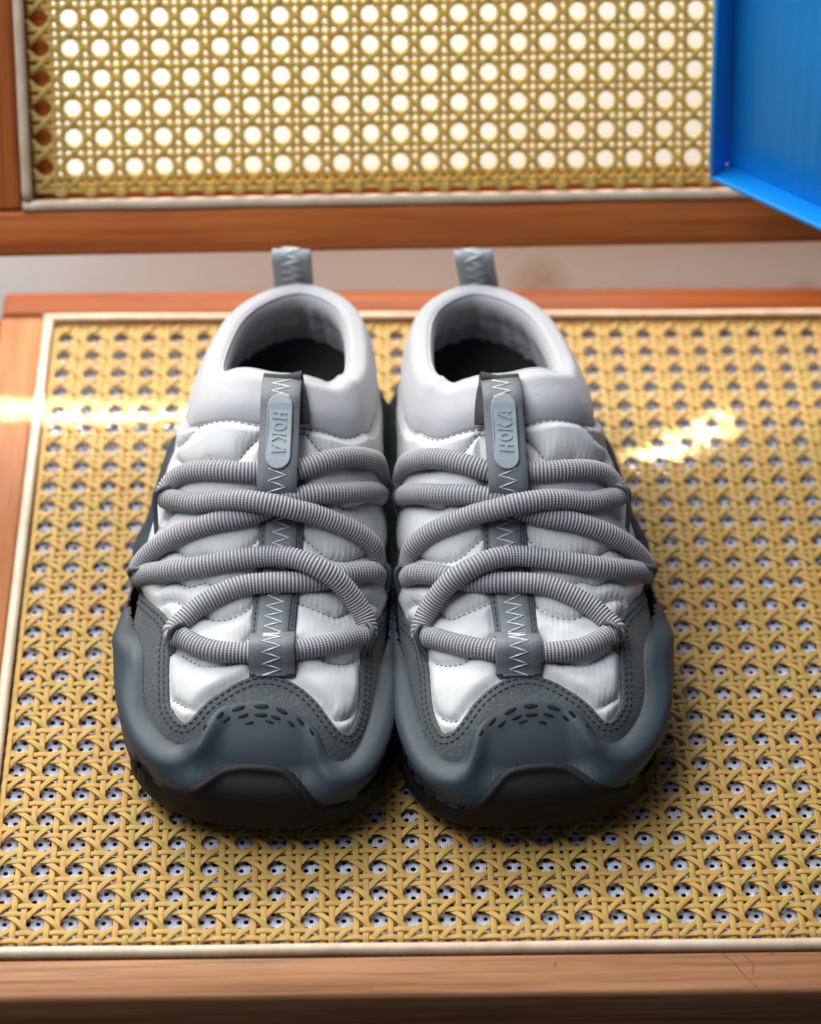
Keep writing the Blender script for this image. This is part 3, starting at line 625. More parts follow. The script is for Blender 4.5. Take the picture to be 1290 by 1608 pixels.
def snap(pts, off=0.0):
    """put points on the last; normals come smoothed. off may be an array"""
    pts = np.asarray(pts, float); k = near(pts); n = GNf[k]; b = Gf[k].astype(float)
    d = ((pts - b) * n).sum(1)
    q = pts - n * d[:, None]
    n = smooth_rows(n, 2)
    return q + n * np.reshape(off, (-1, 1)), n
def smooth_rows(a, it=1, closed=False):
    a = a.copy()
    for _ in range(it):
        if closed: a = (np.roll(a, 1, 0) + 2 * a + np.roll(a, -1, 0)) / 4
        else: a[1:-1] = (a[:-2] + 2 * a[1:-1] + a[2:]) / 4
    return a
def edge_curve(pts, closed=True):
    p = np.array(pts, float)
    q = cr_closed(p, 900) if closed else cr_open(p, n=400)
    q, _ = snap(q); q = smooth_rows(q, 4, closed); q, _ = snap(q); return smooth_rows(q, 2, closed)
def disc(k):
    iu = k // NV; iv = k % NV; r = 1.0 - 0.92 * iv / (NV - 1); a = 2 * np.pi * U[iu]
    return np.stack([r * np.cos(a), r * np.sin(a)], 1)
DG = disc(np.arange(NU * NV))
def inside(poly, pts):
    res = np.zeros(len(pts), bool); x, y = pts[:, 0], pts[:, 1]
    a = poly; b = np.roll(poly, -1, 0)
    for (x1, y1), (x2, y2) in zip(a, b):
        if y1 == y2: continue
        c = (y1 > y) != (y2 > y)
        if not c.any(): continue
        xi = (x2 - x1) * (y[c] - y1) / (y2 - y1) + x1
        t = np.zeros(len(pts), bool); t[c] = x[c] < xi; res ^= t
    return res
def field(curve, closed=True):
    """signed distance (mm, + towards the sole) of every grid vertex to an edge curve, and the nearest curve point"""
    sub = curve; kd = kd_of(curve); f = kd.find; r = [f(q) for q in Gf.tolist()]
    D = np.array([q[2] for q in r]); K = np.array([q[1] for q in r], int)
    poly = disc(near(curve))
    poly = smooth_rows(poly, 2, True)
    return np.where(inside(poly, DG), -D, D), sub[K].astype(float)
mgC = edge_curve(MG_E); wrC = edge_curve(WR_E)
mgD, mgK = field(mgC); wrD, wrK = field(wrC)
bmC = edge_curve(BM_E, False)
bm_closed = np.vstack([bmC, [G[int(np.argmin(np.abs(U - u_)))][0] for u_ in np.linspace(U[near(bmC[-1:])[0] // NV], U[near(bmC[:1])[0] // NV], 80)]])
bmD, bmK = field(bm_closed)
bmK = bmC[np.array([0])][0] + 0 * bmK if False else bmK
CELL = np.minimum(np.linalg.norm(np.roll(G, -1, 0) - G, axis=2), np.gradient(ARC, axis=1)).ravel() * 0.62
def sstep(x, a, b):
    t = np.clip((x - a) / (b - a), 0, 1); return t * t * (3 - 2 * t)
def region(D, K, lo_extra=None):
    """mask of vertices on the + side, with the vertices next to the edge moved onto it"""
    near_ = np.abs(D) < CELL; pos = G.reshape(-1, 3).copy(); pos[near_] = K[near_]
    m = (D > 0) | near_
    d = np.where(near_, 0.0, D); return m, pos, d
def submesh(name, V, mask, mat, flip, extra_faces=None):
    F = grid_faces(NU, NV, True)
    keep = mask[F].all(1); F = F[keep]
    ids = np.unique(F); remap = np.full(len(V), -1); remap[ids] = np.arange(len(ids)); F = remap[F]
    return V[ids], F
Gx, Gy = G[..., 0].ravel(), G[..., 1].ravel()

# --- quilting of the upper
rimdist = (GL[:, None] - ARC).ravel()                     # along the surface, down from the rim
fr = np.clip(np.cos(2 * np.pi * map_u(U)), -1, 1)         # 1 at the front of the rim
HCOL = np.repeat(np.interp(fr, [-1, 0, 0.6, 1], [26, 27, 21, 16.5]), NV)
tx = np.abs(Gx - np.interp(Gy, [40, 150], [2.2, 3.0]))
def chev(t):
    a = -11.5 * np.sin(np.clip(t / 21, 0, 1) * np.pi / 2) ** 1.15
    b = np.where(t > 19, 4.2 * np.abs(np.sin(np.pi * (t - 19) / 17.0)), 0.0); return a + b * sstep(t, 19, 21)
QC = [cr_open(np.array(q), step=0.4) for q in QL]; QC = [snap(smooth_rows(q, 3))[0] for q in QC]
qkd = kd_of(np.vstack(QC)); qd = np.array([qkd.find(q)[2] for q in Gf.tolist()])
gap = np.minimum(qd, np.abs(tx - 7.5) + 0.6)               # the panels also dip towards the centre tape
puff = 1 - np.exp(-(gap / 2.6) ** 0.9)
wr_ = (np.sin(Gx * 1.9 + 2.2 * np.sin(Gy * .31)) * np.sin(Gx * 0.83 + 1.7) + 0.6 * np.sin(Gx * 3.1 + Gy * .4))
seamd = rimdist - HCOL
amp = 2.7 * sstep(tx, 6.5, 10) + 0.4
edge_fade = sstep(-mgD, -0.5, 4.5) ** 0.6 * sstep(seamd, -0.5, 4.0)
upper_off = amp * puff - 0.45 * np.exp(-(qd / 0.8) ** 2) + 0.26 * wr_ * np.exp(-qd / 2.6) * sstep(qd, 0.2, 1.2) * sstep(tx, 8, 12) + 0.16 * np.sin(Gx * .33 + 1.3 * np.sin(Gy * .21)) * np.sin(Gy * .27 + Gx * .12)
upper_off = (upper_off * edge_fade).reshape(NU, NV); upper_off = smooth_rows(upper_off, 1, True).ravel()

def build_parts():
    P = {}
    nrm = GNf
    # upper
    m = (mgD < 2.6) & (seamd > -3.0); V = G.reshape(-1, 3) + nrm * upper_off[:, None]; P['upper'] = submesh('upper', V, m, None, False) + ('quilt',)
    # mudguard
    m, pos, d = region(mgD, mgK); off = -0.5 + 1.85 * np.sqrt(np.clip(d / 0.9, 0, 1))
    P['mudguard'] = submesh('mudguard', pos + nrm * off[:, None], m & (wrD < 3.5), None, False) + ('suede',)
    return P
# thickness of the moulded rubber wrap
INSu = np.interp(U, cumlen(BO), np.append(INS, INS[0])); INSf = np.repeat(INSu, NV)
LIPT = 3.0 - 1.7 * (1 - sstep(np.abs(Gx - 1.0), 13, 25)) * (1 - sstep(Gy, 30, 50))
def wrap_off(d, arc):
    lip = LIPT * np.sqrt(np.clip(d / (0.6 + 0.55 * LIPT), 0, 1)) + 0.55 * (LIPT - 0.9) * np.exp(-((d - 4.5) / 3.2) ** 2) * sstep(d, 0, 3.5) - 0.5 * (LIPT - 1.2) * np.exp(-((d - 12.0) / 4.0) ** 2)
    low = INSf * (1 - sstep(arc, 0, 15)); wc = np.clip((3.0 - LIPT) / 1.7, 0, 1); d0 = 6.0
    low = low + 2.3 * (1 - wc) ** 1.5 * sstep(d, d0 - 5, d0 + 1.5) * (1 - 0.45 * sstep(d, d0 + 5, d0 + 16)) * sstep(arc, 0, 6)
    return np.maximum(lip, 0) * sstep(arc, -2, 9) * 1.0 + low * 1.0 - 0.5 * (1 - np.clip(d / 0.8, 0, 1)) + (1 - sstep(arc, 0, 9)) * 0.0
def spring(s): return 8.5 * np.clip(1 - s / 46, 0, 1) ** 2 + 3.0 * np.clip((s - 215) / 40, 0, 1) ** 2
BOu = np.stack([np.interp(U, cumlen(BO), np.append(BO[:, j], BO[0, j])) for j in (0, 1)], 1)
nBO = normals2(BOu)
ARCf = ARC.ravel()

def tube(path, r, k=8, up=None, closed=False):
    return sweep(path, circle(r, k), up=up, closed=closed)
def stitches(curve, nrmls, length=1.7, pitch=2.6, r=0.30, lift=0.1):
    """separate little thread bars along a curve"""
    l = np.concatenate([[0], np.cumsum(np.linalg.norm(np.diff(curve, axis=0), axis=1))]); n = int(l[-1] / pitch); out = []
    for i in range(n):
        ss = i * pitch + np.array([0, .25, .75, 1.0]) * length
        if ss[-1] > l[-1]: break
        p = np.stack([np.interp(ss, l, curve[:, j]) for j in range(3)], 1); nn_ = np.stack([np.interp(ss, l, nrmls[:, j]) for j in range(3)], 1)
        p = p + nn_ * (lift + np.array([-.25, .12, .12, -.25]))[:, None]
        out.append(tube(p, r, 5, up=nn_))
    return out
def ribbon(path, nrm, width, thick):
    w = np.asarray(width) * np.ones(len(path)); t, s, n = frames(path, nrm); q = []
    prof = [(-1, 0.2), (-.96, 1), (-.5, 1), (0, 1), (.5, 1), (.96, 1), (1, 0.2), (.96, -1), (0, -1), (-.96, -1)]
    V = np.stack([path + s * (a * w / 2)[:, None] + n * (b * thick / 2) for a, b in prof], 1); k = len(prof)
    F = [list(f) for f in grid_faces(len(path), k, False, True)]
    F.append(list(range(k))); F.append([len(path) * k - k + i for i in range(k)][::-1])
    return V.reshape(-1, 3), F
def zigzag(path, nrm, width, pitch, r=0.33, lift=0.3):
    t, s, n = frames(path, nrm); l = np.concatenate([[0], np.cumsum(np.linalg.norm(np.diff(path, axis=0), axis=1))]); m = int(l[-1] / (pitch / 2)); pts = []; ns = []
    for i in range(m + 1):
        x = i * pitch / 2
        for f in ((0, .5) if i < m else (0,)):
            sg0 = 1 if i % 2 else -1; sg = sg0 * (1 - 2 * f); xx = x + f * pitch / 2
            c = np.array([np.interp(xx, l, path[:, j]) for j in range(3)]); sd = np.array([np.interp(xx, l, s[:, j]) for j in range(3)]); nn_ = np.array([np.interp(xx, l, n[:, j]) for j in range(3)])
            pts.append(c + sd * sg * width / 2 + nn_ * lift); ns.append(nn_)
    pts = np.array(pts); ns = np.array(ns)
    return tube(pts, r, 5, up=ns)
def rows(curve, nrm, shift):
    """a curve parallel to an edge, shifted sideways in the surface"""
    t, s, n = frames(curve, nrm); q = curve + s * shift; return q

GEO = {}     # part name -> list of (name, verts, faces, material, kind, uv)
def add(name, vf, mat, kind=None, uv=None, sub=None): GEO.setdefault('list', []).append((name, vf[0], vf[1], mat, kind, uv, sub))

pp = build_parts()
for nm in ('upper', 'mudguard'): add(nm, pp[nm][:2], pp[nm][2])
# moulded midsole wrap: skirt below the last + the part that climbs over it
m, pos, d = region(wrD, wrK); wo = wrap_off(d, ARCf); Vw = pos + GNf * wo[:, None]
Vw = Vw.reshape(NU, NV, 3); rowsd = []
s_ = BOu[:, 1]; sp_ = spring(s_)
for (o, z, side) in ((-4.5, 6.8, 0), (-1.4, 7.1, 0), (0.0, 8.2, 0), (0.1, 9.6, 0), (-1.1, 10.4, 0), (-0.9, 11.4, 0), (0.35, 12.4, 0), (0.5, 14.5, 0)):
    q = np.empty((NU, 3)); q[:, :2] = BOu + nBO * (INSu + o)[:, None]; q[:, 2] = z + sp_ * np.clip((17 - z) / 13, 0, 1) + np.where(z > 9, (zb(s_) - 17) * (z - 9) / 8, 0); rowsd.append(q)
Vs = np.concatenate([np.stack(rowsd, 1), Vw], 1); nvs = Vs.shape[1]
mk = np.concatenate([np.ones((NU, len(rowsd)), bool), m.reshape(NU, NV)], 1).ravel()
F = grid_faces(NU, nvs, True); F = F[mk[F].all(1)]; ids = np.unique(F); rm = np.full(NU * nvs, -1); rm[ids] = np.arange(len(ids))
add('midsole', (Vs.reshape(-1, 3)[ids], rm[F]), 'rubber')
# toe bumper of black rubber
m, pos, d = region(bmD, bmK); wo = wrap_off(np.maximum(wrD, 0), ARCf) + 1.0 - 1.4 * (1 - np.sqrt(np.clip(d / 0.9, 0, 1))) + 0.9 * np.exp(-((d - 2.0) / 1.2) ** 2)
Vb = (pos + GNf * wo[:, None]).reshape(NU, NV, 3); rb = []
for (o, z) in ((-5.5, 2.6), (0.4, 3.6), (1.6, 7.0), (1.8, 12.0)):
    q = np.empty((NU, 3)); q[:, :2] = BOu + nBO * (INSu + o)[:, None]; q[:, 2] = z + sp_ * np.clip((17 - z) / 13, 0, 1); rb.append(q)
Vb = np.concatenate([np.stack(rb, 1), Vb], 1); mb = m.reshape(NU, NV) & (np.minimum(U, 1 - U) < 0.098)[:, None]; col = mb[:, 0:1]
mk = np.concatenate([np.repeat(col, len(rb), 1), mb], 1).ravel(); F = grid_faces(NU, Vb.shape[1], True); F = F[mk[F].all(1)]; ids = np.unique(F); rm = np.full(len(mk), -1); rm[ids] = np.arange(len(ids))
add('toe_bumper', (Vb.reshape(-1, 3)[ids], rm[F]), 'black_rubber')
# outsole with lugs
n = 480; oo = np.stack([np.interp(np.linspace(0, 1, n, endpoint=False), cumlen(MO), np.append(MO[:, j], MO[0, j])) for j in (0, 1)], 1); no = normals2(oo)
lug = np.where((np.arange(n) % 10) < 6, 1.0, 0.0); L_ = [oo * 0 + oo]
rws = []
for o, z, lf in ((-14, 0.9, 0), (-7, 0.0, 1), (-3.6, 0.2, 1), (-2.4, 2.6, 1), (-1.2, 3.6, 0), (-0.7, 6.4, 0), (-1.4, 7.8, 0), (-7, 8.0, 0)):
    q = np.empty((n, 3)); off = o - (2.4 * (1 - lug) if lf else 0); q[:, :2] = oo + no * np.reshape(off, (-1, 1)) if np.ndim(off) else oo + no * off
    q[:, 2] = z + spring(oo[:, 1]) + (1.6 * (1 - lug) if (lf and z < 1) else 0); rws.append(q)
V = np.stack(rws, 1); Vc = V.reshape(-1, 3); F = [list(f) for f in grid_faces(n, len(rws), True)]
c0 = len(Vc); Vc = np.vstack([Vc, [[0, 125, 1.2], [0, 125, 7.6]]])
for i in range(n):
    j = (i + 1) % n; F.append([c0, j * len(rws), i * len(rws)]); F.append([c0 + 1, i * len(rws) + len(rws) - 1, j * len(rws) + len(rws) - 1])
add('outsole', (Vc, F), 'black_rubber')

# collar: padded roll round the opening
Ru = rim_at(map_u(U)); tR = np.roll(Ru, -1, 0) - np.roll(Ru, 1, 0); tR /= np.linalg.norm(tR, axis=1)[:, None]; inn = smooth_rows(np.stack([-tR[:, 1], tR[:, 0], 0 * tR[:, 0]], 1), 40, True)
RIM = smooth_rows(G[:, -1].copy(), 30, True); hc = HCOL.reshape(NU, NV)[:, 0]; upv = np.array([0, 0, 1.0])
Gn_rim = smooth_rows(GN[:, -2].copy(), 6, True)
ctl = []
for a, o in ((1.06, -1.4), (1.0, -0.2), (0.95, 1.0), (0.8, 2.2), (0.6, 2.9), (0.4, 3.0), (0.2, 2.8)):
    av = GL - hc * a; q = np.empty((NU, 3)); qn = np.empty((NU, 3))
    for j in range(3):
        idx = np.clip(av / GL * (NV - 1), 0, NV - 1.001); i0 = idx.astype(int); w_ = idx - i0
        q[:, j] = G[np.arange(NU), i0, j] * (1 - w_) + G[np.arange(NU), i0 + 1, j] * w_; qn[:, j] = GN[np.arange(NU), i0, j]
    ctl.append(smooth_rows(q, 14, True) + smooth_rows(qn, 20, True) * o)
backness = np.clip(-np.cos(2 * np.pi * map_u(U)), 0, 1)
th = map_u(U) * 2 * np.pi
pl = 0.7 * np.sin(th * 23 + 1.1 * np.sin(th * 7)) * sstep(backness, .25, .8) + 0.25 * np.sin(th * 41)
for i_, u_, o in ((0.4, 0.9, 1.9), (2.3, 2.6, 0), (4.8, 2.5, 0), (6.8, 0.4, 0), (7.4, -3.6, 0), (6.2, -8, 1), (3.8, -13, 2), (2.4, -17.5, 2)):
    pleat = pl * (0 if o != 1 and o != 2 else o * 0.5)
    ctl.append(RIM + inn * (i_ - pleat)[:, None] + upv * u_ + (Gn_rim * o if (u_ > 0 and o) else 0))
ctl = np.stack(ctl, 1)
def loft(ctl, per=4):
    out = []
    m_ = ctl.shape[1]; e = np.concatenate([2 * ctl[:, :1] - ctl[:, 1:2], ctl, 2 * ctl[:, -1:] - ctl[:, -2:-1]], 1)
    for i in range(1, m_):
        a, b, c, d_ = e[:, i - 1], e[:, i], e[:, i + 1], e[:, i + 2]
        for k in range(per):
            t_ = k / per; out.append(.5 * ((2 * b) + (-a + c) * t_ + (2 * a - 5 * b + 4 * c - d_) * t_ ** 2 + (-a + 3 * b - 3 * c + d_) * t_ ** 3))
    out.append(e[:, -2]); return np.stack(out, 1)
cs = ctl[::2]; CLV = loft(cs, 4)
add('collar', (CLV.reshape(-1, 3), grid_faces(CLV.shape[0], CLV.shape[1], True)), 'collar')
pipe = smooth_rows(RIM + inn * 5.7 + upv * 2.1 + 0, 10, True)[::2]; add('collar_piping', tube(pipe, 0.42, 6, closed=True), 'collar')
# fleece lining and insole
LI = []
ctr_ = Ru.mean(0)
for i_, zf in ((2.6, 0.0), (2.2, 0.12), (1.0, 0.3), (0.2, 0.42), (-0.6, 0.55)):
    q = RIM + inn * (i_ - 0.5 * pl)[:, None]; ztop = RIM[:, 2] - 16.5; q[:, 2] = ztop * (1 - zf) + 41.0 * zf; LI.append(q)
LI = loft(np.stack(LI, 1)[::2], 4); LI += (rng.normal(0, .22, LI.shape))
add('lining', (LI.reshape(-1, 3), grid_faces(LI.shape[0], LI.shape[1], True)), 'fleece')
q = (RIM + inn * -0.2)[::4].copy(); n_ = len(q); qb = q.copy(); qb[:, 2] = 40.0; q[:, 2] = (RIM[::4, 2] - 16.5) * .45 + 41 * .55 + 1.5; Vq = np.vstack([q, qb, [[2, 200, 38.0]]])
toe = np.stack([np.linspace(-34, 36, 10), np.full(10, 110.0), np.full(10, 43.0)], 1)
add('insole', (Vq, [[i, (i + 1) % n_, n_ + (i + 1) % n_, n_ + i] for i in range(n_)] + [[n_ + i, n_ + (i + 1) % n_, 2 * n_] for i in range(n_)]), 'insole')

# stitching
cv, cn = snap(mgC); vis = (mgC[:, 1] < 100)
i0 = 0; seg = np.arange(0, int(len(mgC) * 0.75)); k_ = int(np.argmin(((mgC - np.array((42.3, 95.4, 31.9))) ** 2).sum(1)))
seg = np.arange(6, k_)
st = []
for sh in (2.0, 4.3):
    q = rows(mgC[seg], cn[seg], sh); 
    if inside(disc(near(mgC)), disc(near(q[len(q)//2:len(q)//2+1])))[0]: q = rows(mgC[seg], cn[seg], -sh)
    q, qn = snap(q, 1.32); st += stitches(smooth_rows(q, 3), qn, 1.75, 2.7, 0.33, 0.10)
add('edge_stitching', joined_vf(st), 'thread_dark', 'stuff')
st = []
fsel = np.r_[NU - int(NU * .40):NU, 0:int(NU * .40)]
for a, lift in ((1.03, 0.55), (1.17, 0.5)):
    av = GL - hc * a; q = np.empty((NU, 3)); idx = np.clip(av / GL * (NV - 1), 0, NV - 1.001); i0 = idx.astype(int); w_ = idx - i0
    for j in range(3): q[:, j] = G[np.arange(NU), i0, j] * (1 - w_) + G[np.arange(NU), i0 + 1, j] * w_
    q = smooth_rows(q, 4, True); qn = smooth_rows(GN[np.arange(NU), i0], 3, True)
    st += stitches((q + qn * (0.0 if a < 1.1 else 0.25))[fsel], qn[fsel], 1.8, 2.7, 0.26, lift - .2)
add('collar_stitching', joined_vf(st), 'thread_grey', 'stuff')
st = []
for q in QC:
    ki = near(q); ok = (mgD[ki] < -1.2) & (seamd[ki] > 1.5); q = q[ok]
    if len(q) > 12: q = smooth_rows(q, 2); st += stitches(q, smooth_rows(GNf[near(q)], 3), 1.35, 2.2, 0.24, 0.0)
add('quilt_stitching', joined_vf(st), 'thread_grey', 'stuff')

# centre tape with its zigzag seam, and the short tape that holds the lowest lace
cp = cr_open(CTR, step=1.2)
zt = Hf(cp[:, :2]); cp[:, 2] = zt; cpS, cpN = snap(cp, 1.1); cpN = smooth_rows(cpN, 6); cpS = smooth_rows(cpS, 3)
add('tape_backing', ribbon(cpS, cpN, 17.0, 0.9), 'tape_dark')
add('centre_tape', ribbon(cpS + cpN * 0.8, cpN, 12.2, 0.8), 'tape')
add('zigzag_seam', zigzag(cpS + cpN * 1.2, cpN, 6.6, 4.4, 0.30, 0.12), 'thread_light', None, None, 'centre_tape')
st = []
for sg in (-1, 1): st += stitches(rows(cpS, cpN, sg * 7.2), cpN, 1.6, 2.5, 0.24, 0.5)
add('tape_stitching', joined_vf(st), 'thread_dark', 'stuff')
lp = np.array([(2.6, 43.2), (2.5, 45), (2.3, 47), (2.1, 49.5), (2, 52), (1.9, 54.5), (1.8, 57), (1.7, 59.2), (1.6, 61)]); lo_ = np.array([1.6, 3.4, 6.2, 8.6, 9.5, 8.9, 6.8, 4.2, 2.2])
l3 = np.column_stack([lp, Hf(lp)]); l3, ln = snap(l3, lo_); ln = np.tile(ln[4], (len(l3), 1)); l3 = cr_open(l3, n=40); lnn = np.tile(ln[0], (40, 1))
t_, s2, n2 = frames(l3, np.tile([0.0, -0.35, 0.94], (40, 1)))
add('lace_keeper', ribbon(l3, n2, 17.5, 0.9), 'tape')
add('zigzag_seam', zigzag(l3 + n2 * 0.45, n2, 7.0, 4.6, 0.30, 0.12), 'thread_light', None, None, 'lace_keeper')

# tongue loop: front layer, fold at the top, dark back layer
fl = np.array([(1.0, 107.0, 1.6), (1.05, 110.5, 4.6), (1.1, 114.5, 8.4), (1.1, 119.5, 9.5), (1.2, 125.5, 9.2), (1.2, 132, 8.4), (1.2, 138.5, 8.6), (1.2, 144.5, 8.9)])
f3 = np.column_stack([fl[:, :2], Hf(fl[:, :2])]); fs, fn = snap(f3, fl[:, 2]); nf = np.array([0, -0.66, 0.75])
top = np.array([(1.2, 148.2, 105.4), (1.4, 150.0, 106.4), (1.8, 151.0, 105.2)])
bk = np.array([(2.6, 148.6, 4.8), (3.4, 146, 4.6), (4.1, 142.5, 4.6), (4.6, 139.0, 4.4), (4.8, 136.0, 3.4)]); bk, _ = snap(np.column_stack([bk[:, :2], Hf(bk[:, :2])]), bk[:, 2])
lpth = cr_open(np.vstack([fs, top, bk]), n=90)
tt = np.gradient(lpth, axis=0); tt /= np.linalg.norm(tt, axis=1)[:, None]; sd = np.tile([1.0, 0.03, 0.0], (90, 1)); upn = np.cross(sd, tt)
add('tongue_loop', ribbon(lpth[:64], upn[:64], 15.6, 0.9), 'tape')
add('loop_inside', ribbon(lpth[60:], upn[60:], 15.2, 0.8), 'loop_dark')
zz = lpth[:64]; zn = smooth_rows(upn[:64], 4)
add('zigzag_seam', zigzag(zz + zn * 0.45, zn, 7.0, 4.6, 0.30, 0.10), 'thread_light', None, None, 'tongue_loop')
# badge plane on the front layer
bl_ = np.concatenate([[0], np.cumsum(np.linalg.norm(np.diff(zz, axis=0), axis=1))]); LB0, LB1 = 18.0, 48.5
BADGE = dict(bl=bl_, path=zz, nrm=zn)
def badge_pt(a, b, h):
    """a across (mm, +X), b along from the lower end of the badge, h above the tape"""
    x = LB0 + np.asarray(b, float); c = np.stack([np.interp(x, bl_, zz[:, j]) for j in range(3)], 1); n_ = np.stack([np.interp(x, bl_, zn[:, j]) for j in range(3)], 1); n_ /= np.linalg.norm(n_, axis=1)[:, None]
    return c + np.array([[1.0, 0.03, 0]]) * np.reshape(a, (-1, 1)) + n_ * np.reshape(h, (-1, 1))
def pill(w, L, h0, h1, inset):
    out = []
    ang = np.linspace(0, np.pi, 13)
    def ring(w_, L0, L1): r = w_ / 2; return [(r * math.cos(a), L1 - r + r * math.sin(a)) for a in ang] + [(-r * math.cos(a), L0 + r - r * math.sin(a)) for a in ang]
    r0 = ring(w, 0, L); r1 = ring(w - 2 * inset, inset, L - inset); k = len(r0)
    V = np.vstack([badge_pt(*np.array(r0).T, np.full(k, h0)), badge_pt(*np.array(r0).T, np.full(k, h1 - inset)), badge_pt(*np.array(r1).T, np.full(k, h1))])
    F = [[i, (i + 1) % k, k + (i + 1) % k, k + i] for i in range(k)] + [[k + i, k + (i + 1) % k, 2 * k + (i + 1) % k, 2 * k + i] for i in range(k)]
    ribs = 14; h_ = k // 2; yy = np.linspace(r1[h_][1], r1[h_ - 1][1] if False else r1[0][1], ribs)
    o0 = len(V); xr = r1[0][0]; mid = np.vstack([badge_pt(np.array([-xr, xr]), np.array([y_, y_]), np.full(2, h1)) for y_ in yy]); V = np.vstack([V, mid])
    for i in range(ribs - 1): F.append([o0 + 2 * i, o0 + 2 * i + 1, o0 + 2 * i + 3, o0 + 2 * i + 2])
    F.append([2 * k + i for i in range(h_)]); F.append([2 * k + h_ + i for i in range(h_)]); return V, F
add('badge', pill(9.8, LB1 - LB0, 0.3, 1.5, 0.35), 'badge')

# heel pull loop
hl = np.array([(1.6, 249.5, 54), (1.5, 250.0, 64), (1.4, 249.6, 74), (1.2, 248.4, 82), (1.0, 247.4, 87.5), (0.9, 247.4, 90.4), (0.9, 249.2, 92.2), (0.9, 251.6, 91.2), (1.0, 253.2, 87), (1.2, 254.4, 80), (1.4, 255.0, 70), (1.6, 254.0, 58)])
hl[:, 0] -= 2.4; hp = cr_open(hl, n=90); tt = np.gradient(hp, axis=0); tt /= np.linalg.norm(tt, axis=1)[:, None]; hn = -np.cross(np.tile([1.0, 0, 0], (90, 1)), tt)
hn = np.cross(np.tile([1.0, 0, 0], (90, 1)), tt)
add('heel_loop', ribbon(hp, hn, 16.4, 1.0), 'heel_tape')
add('zigzag_seam', zigzag(hp + hn * 0.5, hn, 8.0, 4.8, 0.55, 0.25), 'thread_light', None, None, 'heel_loop')

# lace: one long rope
lc = np.array(LACE, float); lq, lnm = snap(lc[:, :3], 4.2 + lc[:, 3])
lq = cr_closed(lq, 2400); lq[:, 0] = np.where(lq[:, 0] > 38.5, 38.5 + (lq[:, 0] - 38.5) * 0.32, lq[:, 0]); lq = smooth_rows(lq, 60, True)
per = np.linalg.norm(np.roll(lq, -1, 0) - lq, axis=1).sum(); RIB = 1.36
nrib = int(per / RIB); NL = nrib * 5; lq = cr_closed(lq[::6], NL)
k2 = near(lq[::8]); lnn = GNf[k2]; lnn = np.stack([np.interp(np.arange(NL) / NL, np.arange(len(k2) + 1) / len(k2), np.append(lnn[:, j], lnn[0, j])) for j in range(3)], 1); lnn = smooth_rows(lnn, 40, True)
KL = 18; ph = np.arange(NL) / 5.0
sec = circle(1.0, KL); t_, s2, n2 = frames(lq, lnn, True)
rad = 1 + 0.035 * np.cos(2 * np.pi * ph)
V = lq[:, None] + s2[:, None] * (sec[None, :, :1] * 4.15 * rad[:, None, None]) + n2[:, None] * (sec[None, :, 1:] * 3.75 * rad[:, None, None])
uvL = np.stack(np.broadcast_arrays((ph[:, None]) + 0.25, np.arange(KL)[None] / KL), 2).reshape(-1, 2)
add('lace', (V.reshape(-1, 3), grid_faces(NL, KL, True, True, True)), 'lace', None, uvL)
LROPE = lq
# thin dark cords that hook the lace to the edge of the upper
HOOK = [((-33.5, 62.0, 46.5), (-37.2, 56.5, 43.0)), ((34.0, 70.5, 42), (36.6, 62, 38)), ((-48.5, 99.5, 44), (-54, 101, 32)), ((41.2, 104.6, 43.5), (43, 99, 31)), ((39.3, 142.5, 55), (41.5, 133, 44)), ((-40.2, 120.8, 66), (-47.5, 112, 50))]
for a_, b_ in HOOK:
    a_ = np.array(a_); b_ = np.array(b_); kk = int(np.argmin(((LROPE - a_) ** 2).sum(1))); c = LROPE[kk]; tL = LROPE[(kk + 6) % NL] - LROPE[kk - 6]; tL /= np.linalg.norm(tL)
    nS = GNf[near(c[None])[0]]; dirb = b_ - c; dirb -= nS * (dirb @ nS); dirb /= np.linalg.norm(dirb)
    bS, bN = snap(b_[None], 0.9); bS = bS[0]
    pts = [bS - nS * 0.6, bS + dirb * -2.0 + nS * 0.6, c + dirb * 2.5 + nS * 4.4 - dirb * 1.0, c - dirb * 1.5 + nS * 4.9, c - dirb * 4.4 + nS * 2.2, c - dirb * 4.6 - nS * 2.0, c - dirb * 2 - nS * 4.3]
    pth = cr_open(np.array(pts), n=26)
    add('lace_hook', tube(pth, 1.05, 8, up=tL), 'cord')
